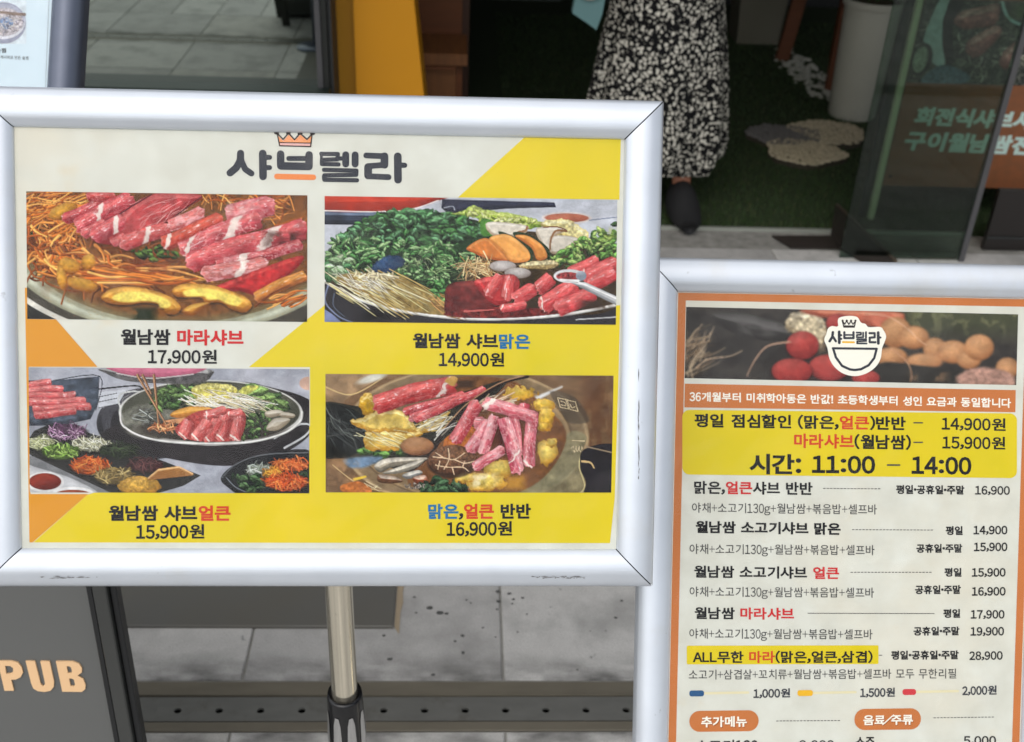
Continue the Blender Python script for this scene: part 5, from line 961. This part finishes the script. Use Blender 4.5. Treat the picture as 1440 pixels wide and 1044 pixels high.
# thin dark wedge with a narrow raised strip along one edge, below the door
q = [gnd(1174, 292), gnd(1256, 372), gnd(1215, 372), gnd(1180, 352), gnd(1168, 330)]
M_mat = mat('dark_brown_flat', (44, 36, 30), .8, tex=(30, .2), bump=(200, .3))
o = obj('dark_wedge', *prism([(p.x, p.y) for p in q][::-1], .001, .012), M_mat); tag(o, 'thin dark wedge lying at the doorway, with a narrow strip along its right edge', 'mat')
w_ = q[0] - q[1]; n_ = Vector((-w_.y, w_.x, 0)).normalized() * .006
e = obj('edge_strip', *prism([(q[1].x, q[1].y), (q[1].x - n_.x * 2, q[1].y - n_.y * 2), (q[0].x - n_.x * 2, q[0].y - n_.y * 2), (q[0].x, q[0].y)], .001, .016), mat('brown_edge_strip', (96, 84, 72), .4, .5), o)
q = [gnd(1085, 333.5), gnd(1176, 333.5), gnd(1182, 351), gnd(1112, 350)]
o = obj('door_mat', *prism([(p.x, p.y) for p in q][::-1], .001, .006), M_mat); tag(o, 'thin dark brown mat on the paving just outside the threshold', 'door mat')

# hanging food poster behind the glass, and its green rail
M_pn = mat('orange_poster_board', (142, 86, 54), .5, tex=(30, .1, (120, 80, 54), .3), spec=.3); M_pole = mat('pale_green_rail', (200, 204, 170), .4, .2); Yp = 3.72
pb = empty('food_poster', (at(1340, 262, Yp).x, Yp, at(1340, 262, Yp).z), 'orange food poster with grilled meat photo and slanted pale lettering behind the glass door', 'poster')
x0, z0 = at(1241, 261, Yp).x, at(1241, 261, Yp).z; x1 = x0 + .78; ztop = z0 + .95
MP = Matrix((Vector((1, 0, 0)), Vector((0, 0, 1)), Vector((0, -1, 0)))).transposed(); cw = cam.matrix_world.inverted() @ (Matrix.Translation((0, Yp, 0)) @ MP.to_4x4()); Am = np.array(cw); Am = Kc @ np.array([Am[0][[0, 1, 3]], Am[1][[0, 1, 3]], -Am[2][[0, 1, 3]]]); SP = Sheet(np.linalg.inv(Am), (0, Yp, 0), MP)
ML = Matrix.Translation(Vector((0, Yp, 0)) - pb.location) @ MP.to_4x4()
bd = obj('poster_board', *box(x0, z0, -.012, x1, ztop, 0), M_pn, pb, ML)
zp = SP(1340, 118)[1]; im = pic_grill(); u = (ztop - zp) / (x1 - x0)
def pq(x, y):
    P_ = cam.matrix_world.inverted() @ Vector((x, Yp, y)); return (720 - 1550 * P_.x / P_.z, 522 + 1550 * P_.y / P_.z)
zq = at(1300, -2, Yp).z; quadgrid(SP, 'grill_photograph', im[:, 90:], [pq(x0, zq), pq(x0 + .42, zq), pq(x0 + .42, zp), pq(x0, zp)], bd, .0008)
M_mint = ink('pale_mint_ink', (190, 214, 204), .4)
text(SP, bd, '회전식샤브샤', (1283, 150), (1450, 157), 26, [M_mint], .001, bold=.05, slant=.34); text(SP, bd, '구이월남쌈전', (1268, 184), (1447, 192), 27, [M_mint], .001, bold=.05, slant=.34)
gx, gz = SP(1252, 248); obj('grommet', *[[(gx + .006 * math.cos(k * .7854), gz + .007 * math.sin(k * .7854), .001) for k in range(8)], [tuple(range(8))]], M_gap, bd)
pa = SP(1293, 2); pb_ = SP(1247, 262); obj('side_rail', *box(x0 - .026, .0, -.014, x0 - .006, ztop + .02, .010, .003), M_pole, pb, ML)
obj('support_leg', *box(x1 - .03, 0, -.03, x1, z0, -.014), M_pole, pb, ML)
obj('backing_sheet', *box(x0 - .055, .0, -.03, x0 - .034, ztop, -.01), M_kick, pb, ML)

# ================================================================ inside the shop
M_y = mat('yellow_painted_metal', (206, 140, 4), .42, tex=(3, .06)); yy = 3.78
q = [at(582, 0, yy), at(596, 134, yy), at(465, 127, yy), at(466, 0, yy)]
yr = empty('yellow_cabinet', ((q[1].x + q[2].x) / 2, yy + .1, 0), 'bright yellow tapered display cabinet just inside the window', 'cabinet'); ox, oy = yr.location.x, yy + .1
def slab4(nm, Pf, y0, y1, m):
    n = len(Pf); V = [(p[0] - ox, y0 - oy, p[1]) for p in Pf] + [(p[0] - ox, y1 - oy, p[1]) for p in Pf]; return obj(nm, V, [tuple(range(n)), tuple(range(n, 2 * n))[::-1]] + [((i + 1) % n, i, n + i, n + (i + 1) % n) for i in range(n)], m, yr)
xl = q[2].x; xk = at(498, 60, yy).x; sl_ = (q[1].x - q[0].x) / (q[1].z - q[0].z); ext = lambda z_: q[1].x + (z_ - q[1].z) * sl_
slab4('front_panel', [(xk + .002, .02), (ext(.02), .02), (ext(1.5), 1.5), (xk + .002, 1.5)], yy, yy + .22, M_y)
slab4('side_panel', [(xl, .02), (xk, .02), (xk, 1.5), (xl, 1.5)], yy + .035, yy + .22, mat('yellow_metal_shaded', (176, 124, 10), .5, tex=(3, .06)))  # shade of the side face is put into this darker yellow
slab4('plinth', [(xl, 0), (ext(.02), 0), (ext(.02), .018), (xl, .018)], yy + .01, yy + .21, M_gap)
# wooden bench
M_wd = mat('stained_plywood', (112, 62, 24), .6, tex=(5, .35, None, .3, (1, 1, 8)), bump=(60, .1)); M_wd2 = mat('knotty_pine', (132, 84, 44), .6, tex=(9, .35, None, .25, (6, 1, 1)), bump=(60, .1))
by0 = 4.25; a = at(583, 85, by0); b = at(657, 85, by0); c = at(641, 100, by0)
br = empty('wooden_bench', ((a.x + b.x) / 2, by0 + .2, 0), 'brown wooden bench with a tall back panel beside the yellow cabinet', 'bench'); obx, oby = br.location.x, by0 + .2
Bb = lambda nm, x0, y0, z0, x1, y1, z1, m: obj(nm, *box(x0 - obx, y0 - oby, z0, x1 - obx, y1 - oby, z1, .003), m, br)
zt = at(620, 76, by0).z; zb = at(620, 92, by0).z
Bb('seat', a.x - .12, by0, zb, b.x, by0 + .30, zt, M_wd2); Bb('seat_box', a.x - .10, by0 + .03, 0, c.x, by0 + .28, zb - .001, M_wd2); Bb('side_trim', c.x + .001, by0 + .05, 0, c.x + .025, by0 + .28, zb - .001, M_wd)
xx = at(660, 40, by0 + .3).x; Bb('back_panel', a.x - .14, by0 + .301, 0, xx - .03, by0 + .34, 1.3, M_wd); Bb('edge_post', xx - .029, by0 + .30, 0, xx, by0 + .35, 1.32, mat('dark_wood_edge', (60, 34, 16), .6))
Bb('seat_rail', a.x - .12, by0 - .006, zb - .016, c.x, by0 - .001, zb - .003, M_wd)
# white bin
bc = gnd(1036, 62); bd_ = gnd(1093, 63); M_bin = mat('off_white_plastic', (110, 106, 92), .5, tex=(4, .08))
bn = empty('white_bin', ((bc.x + bd_.x) / 2, bc.y + .11, 0), 'square off-white bin standing on the turf beside the woman', 'bin'); w2 = (bd_.x - bc.x) / 2
def taper(w0, d0, w1, d1, z0, z1): return [(-w0, -d0, z0), (w0, -d0, z0), (w0, d0, z0), (-w0, d0, z0), (-w1, -d1, z1), (w1, -d1, z1), (w1, d1, z1), (-w1, d1, z1)], box(0, 0, 0, 1, 1, 1)[1]
obj('bin_body', *taper(w2, .11, w2 + .025, .13, .0, .42), M_bin, bn); obj('bin_rim', *taper(w2 + .033, .138, w2 + .034, .139, .42, .45), M_bin, bn)
# cable loop on the floor
cp = [gnd(1012, 2), gnd(1022, 4.5), gnd(1035, 5), gnd(1048, 2), gnd(1056, -2)]
cu = bpy.data.curves.new('cable', 'CURVE'); cu.dimensions = '3D'; cu.bevel_depth = .006; sp = cu.splines.new('NURBS'); sp.points.add(4)
for i, p in enumerate(cp): sp.points[i].co = (p.x, p.y, .55, 1)
sp.use_endpoint_u = True; o0 = bpy.data.objects.new('h', cu); COL.objects.link(o0); me = bpy.data.meshes.new_from_object(o0.evaluated_get(bpy.context.evaluated_depsgraph_get())); bpy.data.objects.remove(o0)
# low orange wood stool
M_st = mat('orange_brown_wood', (100, 54, 24), .55, tex=(8, .3, None, .3, (1, 1, 6))); s0 = gnd(1100, 86); s1 = gnd(1168, 128)
st = empty('wooden_stool', ((s0.x + s1.x) / 2 + .05, (s0.y + s1.y) / 2, 0), 'orange brown wooden stool with splayed plank legs over white pebbles', 'stool'); so = st.location
def plank(nm, p, wx, lean, h): 
    v = [(p.x - so.x - wx / 2 + (lean if k else 0), p.y - so.y + dy, h if k else 0) for k in (0, 1) for dy in (0, .03)] ; v = [(v[0][0], v[0][1], 0), (v[0][0] + wx, v[0][1], 0), (v[1][0] + wx, v[1][1], 0), (v[1][0], v[1][1], 0), (v[2][0], v[2][1], h), (v[2][0] + wx, v[2][1], h), (v[3][0] + wx, v[3][1], h), (v[3][0], v[3][1], h)]
    return obj(nm, v, box(0, 0, 0, 1, 1, 1)[1], M_st, st)
hh = at(1150, 10, s1.y).z; plank('plank_leg', s0, .07, .05, hh); plank('plank_leg', s1 + Vector((0, .0, 0)), .05, .0, hh); plank('plank_leg', s0 + Vector((.30, .05, 0)), .05, 0, hh)
P_ = [(s0.x - .02, s0.y + .2), (s1.x + .25, s1.y + .42), (s1.x + .2, s1.y - .06), (s0.x - .02, s0.y - .05)]
obj('seat_board', *prism([(x - so.x, y - so.y) for x, y in P_][::-1], hh, hh + .03), M_st, st)
# planter
M_pot = mat('off_white_ceramic', (186, 184, 170), .45, tex=(5, .08)); M_soil = mat('dry_soil', (60, 52, 26), .95, tex=(60, .5), bump=(100, 1))
pc = (gnd(1170, 166) + gnd(1237, 172)) / 2 + Vector((0, .07, 0)); rb = (gnd(1237, 172) - gnd(1170, 166)).length / 2; zt = at(1226, 6, pc.y - rb).z
pt = empty('planter', pc, 'tall round off-white planter half hidden behind the green glass door', 'planter')
obj('planter_body', *lathe([(rb * .96, 0), (rb, .01), (rb * 1.08, zt * .5), (rb * 1.15, zt - .03), (rb * 1.24, zt - .028), (rb * 1.25, zt), (rb * 1.17, zt), (rb * 1.15, zt - .02)], 40), M_pot, pt, smooth=True).data.set_sharp_from_angle(angle=R(40))
obj('soil', *lathe([(rb * 1.13, zt - .05), (rb * 1.13, zt - .015), (.02, zt - .005)], 24), M_soil, pt)
rp = random.Random(11)
LV = []
for k in range(26):
    a = rp.random() * 6.28; r_ = rp.random() * rb * .7; x, y = r_ * math.cos(a), r_ * math.sin(a); l = .12 + .22 * rp.random(); b2 = a + rp.random() - .5; w = .012
    tx, ty = x + math.cos(b2) * l * .5, y + math.sin(b2) * l * .5; n_ = (-math.sin(b2) * w, math.cos(b2) * w)
    LV.append(([(x - n_[0] * .3, y - n_[1] * .3, zt - .01), (x + n_[0] * .3, y + n_[1] * .3, zt - .01), ((x + tx) / 2 + n_[0], (y + ty) / 2 + n_[1], zt + l * .8), (tx, ty, zt + l), ((x + tx) / 2 - n_[0], (y + ty) / 2 - n_[1], zt + l * .8)], [(0, 1, 2, 4), (4, 2, 3)]))
obj('foliage', *join(*LV), mat('leaf_green', (.03, .07, .02), .5), pt)
# pebble stepping mats
M_pb = mat('beige_pebble', (206, 192, 162), .6, tex=(70, .5)); M_pg = mat('grey_pebble', (120, 116, 114), .6, tex=(70, .4)); M_psl = mat('dark_pebble_bed', (60, 54, 44), .9); M_pw = mat('white_pebble', (190, 188, 176), .5, tex=(50, .15))
def pebble(cx, cy, cz, a, b, c, rot, V, F):
    o = len(V); n = 6; co, si = math.cos(rot), math.sin(rot); V.append((cx, cy, cz + c))
    for zq_, rq in ((.6, .72), (0, 1)):
        for k in range(n): t = 2 * math.pi * k / n; x, y = a * rq * math.cos(t), b * rq * math.sin(t); V.append((cx + x * co - y * si, cy + x * si + y * co, cz + c * zq_))
    for k in range(n): q_ = (k + 1) % n; F.append((o, o + 1 + k, o + 1 + q_)); F.append((o + 1 + k, o + 1 + n + k, o + 1 + n + q_, o + 1 + q_))
def stepping(xl_, xr_, yt_, yb_, m, label, seed):
    rq = random.Random(seed); c = gnd((xl_ + xr_) / 2, (yt_ + yb_) / 2); a = abs(gnd(xr_, (yt_ + yb_) / 2).x - gnd(xl_, (yt_ + yb_) / 2).x) / 2; b = abs(gnd(xl_, yt_).y - gnd(xl_, yb_).y) / 2
    n = 22; ph = [rq.random() * 6 for _ in range(3)]; rad = lambda t: 1 + .07 * math.sin(3 * t + ph[0]) + .05 * math.sin(5 * t + ph[1])
    r_ = empty('stepping_stone', c, label, 'stepping stone', 'pebbled stepping stones on the turf')
    obj('slab', *prism([(a * rad(6.283 * k / n) * math.cos(6.283 * k / n), b * rad(6.283 * k / n) * math.sin(6.283 * k / n)) for k in range(n)], 0, .022), M_psl, r_)
    V = []; F = []
    for k in range(760):
        t = rq.random() * 6.283; q_ = math.sqrt(rq.random()) * .98 * rad(t); s_ = .006 + .005 * rq.random(); pebble(a * q_ * math.cos(t), b * q_ * math.sin(t), .021, s_ * 1.2, s_, s_ * 1.1, rq.random() * 3, V, F)
    p = obj('pebble_facing', V, F, m, r_, smooth=True); p['kind'] = 'stuff'
stepping(1050, 1153, 183, 211, M_pg, 'grey oval pebbled stepping stone on the turf, leftmost of three', 1); stepping(1112, 1214, 176, 209, M_pb, 'pale beige pebbled stepping stone farthest back, nearest the planter', 2); stepping(1077, 1184, 204, 238, M_pb, 'beige oval pebbled stepping stone nearest the threshold', 3)
V = []; F = []; rq = random.Random(5)
for k in range(170):
    t = rq.random(); x = 1106 + t * 66 + (rq.random() - .5) * 34; y = 78 + t * 62 + (rq.random() - .5) * 26; c = gnd(x, y); s_ = .008 + .012 * rq.random(); pebble(c.x, c.y, 0, s_ * 1.2, s_, s_ * .8, rq.random() * 3, V, F)
tag(obj('white_pebbles', V, F, M_pw, smooth=True), 'scatter of white pebbles on the turf under the wooden stool', 'pebbles', kind='stuff')

# ================================================================ woman in a patterned skirt
fx_ = at(957, 300, 3.72); WX, WY = at(925, 120, 3.85).x, 3.83
pe = empty('person', (WX, WY, 0), 'standing person in a black skirt speckled with off-white petals and black shoes', 'person')
M_skin = mat('skin', (176, 118, 92), .55); M_shoe = mat('black_suede', (18, 18, 19), .8); M_top = mat('black_knit_top', (24, 24, 26), .85, bump=(300, .3)); M_hair = mat('black_hair', (20, 16, 14), .5)
J = [(0, 0, .92), (0, .0, 1.08), (0, .01, 1.24), (0, .02, 1.33), (0, .015, 1.39), (0, -.0, 1.46), (0, -.01, 1.56)]
E_ = [(0, 1), (1, 2), (2, 3), (3, 4), (4, 5), (5, 6)]; Rr = [(.15, .11), (.115, .085), (.13, .09), (.06, .05), (.05, .05), (.072, .085), (.07, .08)]
fdx = fx_.x - WX; fdy = fx_.y - WY
def leg(sx, foot):
    b = len(J); x = sx
    J.extend([(x * .08, 0, .84), (x * .085, -.01, .50), (foot[0], foot[1] + .05, .11), (foot[0], foot[1] + .045, .05), (foot[0] + sx * .02, foot[1] - .07, .03), (foot[0] + sx * .025, foot[1] - .12, .025)])
    Rr.extend([(.085, .085), (.055, .055), (.032, .036), (.034, .036), (.036, .022), (.03, .016)]); E_.extend([(0, b), (b, b + 1), (b + 1, b + 2), (b + 2, b + 3), (b + 3, b + 4), (b + 4, b + 5)])
leg(1, (fdx, fdy)); leg(-1, (-.10, fdy + .06))
def arm(sx, P):
    b = len(J); J.extend([(sx * .16, .02, 1.30)] + P); Rr.extend([(.045, .045), (.036, .036), (.024, .022), (.026, .014), (.02, .01)]); E_.extend([(3, b)] + [(b + k, b + k + 1) for k in range(len(P))])
    h = b + len(P)
    for k, (dx, dy, dz) in enumerate(((.028, -.01, -.01), (.018, -.035, -.035), (.006, -.04, -.045), (-.006, -.038, -.042), (-.016, -.03, -.034))):
        c = len(J); p = J[h - 1] if k == 0 else J[h]; J.extend([(p[0] + dx * .6, p[1] + dy * .5, p[2] + dz * .5), (p[0] + dx, p[1] + dy * .8, p[2] + dz)]); Rr.extend([(.0085, .0085), (.0075, .0075)]); E_.extend([(h - 1 if k == 0 else h, c), (c, c + 1)])
hx = at(838, 2, 3.6).x - WX; arm(-1, [(-.21, .0, 1.06), (hx + .02, -.16, .93), (hx + .01, -.20, .90), (hx + .005, -.22, .88)]); arm(1, [(.20, .0, 1.06), (.10, -.17, 1.08), (.05, -.19, 1.09), (.03, -.20, 1.10)])
me = bpy.data.meshes.new('body'); me.from_pydata(J, E_, []); ob = bpy.data.objects.new('body', me); COL.objects.link(ob); md = ob.modifiers.new('s', 'SKIN'); ob.modifiers.new('u', 'SUBSURF').levels = 2
sv = me.skin_vertices[0].data
for i, r_ in enumerate(Rr): sv[i].radius = r_
sv[0].use_root = True
bm_ = bpy.data.meshes.new_from_object(ob.evaluated_get(bpy.context.evaluated_depsgraph_get())); bpy.data.objects.remove(ob); bm_.name = 'body'; bm_.materials.clear(); link('body', bm_, M_skin, pe, smooth=True)
def ring(prof, n, fold, m, nm, cx=0, cy=0):
    V = []; F = []
    for i, (z_, rx, ry) in enumerate(prof):
        for k in range(n):
            a = 2 * math.pi * k / n; w = 1 + fold(a, z_); V.append((cx + rx * w * math.cos(a), cy + ry * w * math.sin(a), z_ + (.012 * math.sin(a * 3 + 1) if i == 0 else 0)))
    for i in range(len(prof) - 1):
        for k in range(n): F.append((i * n + k, i * n + (k + 1) % n, (i + 1) * n + (k + 1) % n, (i + 1) * n + k))
    return obj(nm, V, F, m, pe, smooth=True)
M_sk = bpy.data.materials.new('petal_print_cotton'); M_sk.use_nodes = True; t = M_sk.node_tree; N = t.nodes; p = N['Principled BSDF']; p.inputs['Roughness'].default_value = .9; p.inputs['Specular IOR Level'].default_value = .15
tc = N.new('ShaderNodeTexCoord'); vo = N.new('ShaderNodeTexVoronoi'); vo.inputs['Scale'].default_value = 80; vo.inputs['Randomness'].default_value = .85; ns = N.new('ShaderNodeTexNoise'); ns.inputs['Scale'].default_value = 110; mixv = N.new('ShaderNodeMix'); mixv.data_type = 'RGBA'; mixv.inputs[0].default_value = .018
mp = N.new('ShaderNodeMapping'); mp.inputs['Scale'].default_value = (1, .55, .85); t.links.new(tc.outputs['Object'], mp.inputs[0]); t.links.new(mp.outputs[0], mixv.inputs[6]); t.links.new(tc.outputs['Object'], ns.inputs[0]); t.links.new(ns.outputs['Color'], mixv.inputs[7]); t.links.new(mixv.outputs[2], vo.inputs['Vector'])
rp_ = N.new('ShaderNodeValToRGB'); rp_.color_ramp.elements[0].position = .33; rp_.color_ramp.elements[0].color = (*lin((208, 204, 190)), 1); rp_.color_ramp.elements[1].position = .45; rp_.color_ramp.elements[1].color = (*lin((16, 16, 17)), 1)
t.links.new(vo.outputs['Distance'], rp_.inputs[0]); t.links.new(rp_.outputs[0], p.inputs['Base Color'])
hz = .165
ring([(hz, .232, .16), (hz + .03, .252, .175), (.26, .258, .185), (.40, .245, .18), (.60, .215, .165), (.80, .18, .145), (.93, .155, .125), (1.02, .118, .10)], 96, lambda a, z_: (.085 * math.sin(a * 8 + .6 + z_) + .04 * math.sin(a * 17 + 2 - 2 * z_)) * max(0, (1.0 - z_)), M_sk, 'skirt', cx=.0)
ring([(.99, .125, .105), (1.10, .125, .105), (1.22, .14, .11), (1.30, .15, .09), (1.345, .085, .065), (1.365, .06, .055)], 40, lambda a, z_: .02 * math.sin(a * 5) * (1.3 - z_), M_top, 'blouse')
for sx in (-1, 1):
    P0, P1_ = Vector((sx * .15, .02, 1.30)), Vector(((-.21, .0, 1.06) if sx < 0 else (.21, .02, 1.05))); v, f = lathe([(.056, 0), (.05, (P1_ - P0).length)], 20); q_ = (P1_ - P0).to_track_quat('Z', 'Y').to_matrix().to_4x4(); obj('sleeve', v, f, M_top, pe, Matrix.Translation(P0) @ q_, smooth=True)
v, f = lathe([(.02, 1.40), (.075, 1.42), (.088, 1.50), (.09, 1.56), (.075, 1.62), (.03, 1.645)], 24, lambda a, z_: 1.0 if math.sin(a) > -.3 or z_ > 1.58 else .62); obj('hair', v, f, M_hair, pe, Matrix.Translation((0, .012, 0)), smooth=True)
for sx in (-1, 1): obj('eye', *lathe([(.001, -.004), (.008, 0), (.001, .004)], 10), M_hair, pe, Matrix.Translation((sx * .03, -.086, 1.525)) @ Matrix.Rotation(R(90), 4, 'X'))
obj('nose', [(-.012, -.078, 1.49), (.012, -.078, 1.49), (0, -.105, 1.492), (0, -.082, 1.53)], [(0, 1, 2), (1, 3, 2), (0, 2, 3)], M_skin, pe); obj('mouth', *box(-.022, -.086, 1.462, .022, -.08, 1.470), mat('lips', (150, 70, 66), .5), pe)
def shoe(x, y, nm='shoe'):
    V = []; F = []; rows = 12; n = 16
    for i in range(rows):
        s_ = i / (rows - 1); yy_ = y + .085 - s_ * .265; w = .044 + .016 * math.sin(math.pi * min(1, s_ * 1.05)) * (1 if s_ < .8 else 1) ; w *= (1 - max(0, s_ - .82) * 1.7); h = .125 - .08 * sstep(.35, .95, s_)
        if s_ == 1: w *= .8; h *= .8
        for k in range(n):
            a = 2 * math.pi * k / n; V.append((x + w * math.cos(a), yy_, max(.002, .03 + (h - .03 if math.sin(a) > 0 else .028) * math.sin(a))))
    for i in range(rows - 1):
        for k in range(n): F.append((i * n + k, i * n + (k + 1) % n, (i + 1) * n + (k + 1) % n, (i + 1) * n + k))
    F += [tuple(range(n)), tuple(range((rows - 1) * n, rows * n))[::-1]]; obj(nm, V, F, M_shoe, pe, smooth=True)
shoe(fdx, fdy); shoe(-.10, fdy + .06)
# pouch held in the right hand
hp_ = at(826, 22, 3.58)
pu = empty('pouch', (hp_.x, hp_.y, hp_.z - .05), 'small teal pouch with a strap loop held against the patterned skirt', 'pouch'); M_tl = mat('teal_fabric', (88, 122, 122), .7, bump=(200, .3))
V, F = prism([(-.045, .07), (-.05, .03), (.0, -.0), (.03, -.02), (.045, .03), (.05, .08), (.01, .10)], -.02, .02); obj('pouch_body', [(x, z_, y + .03) for x, y, z_ in V], F, M_tl, pu)
cu = bpy.data.curves.new('strap_loop', 'CURVE'); cu.dimensions = '3D'; cu.bevel_depth = .006; sp = cu.splines.new('NURBS'); sp.points.add(6); sp.use_cyclic_u = True
for i in range(7): a = 2 * math.pi * i / 7; sp.points[i].co = (.0 + .035 * math.cos(a), -.03, .135 + .03 * math.sin(a), 1)
o0 = bpy.data.objects.new('h', cu); COL.objects.link(o0); me = bpy.data.meshes.new_from_object(o0.evaluated_get(bpy.context.evaluated_depsgraph_get())); bpy.data.objects.remove(o0); me.materials.clear(); link('strap_loop', me, mat('grey_strap', (150, 146, 138), .6), pu, smooth=True)
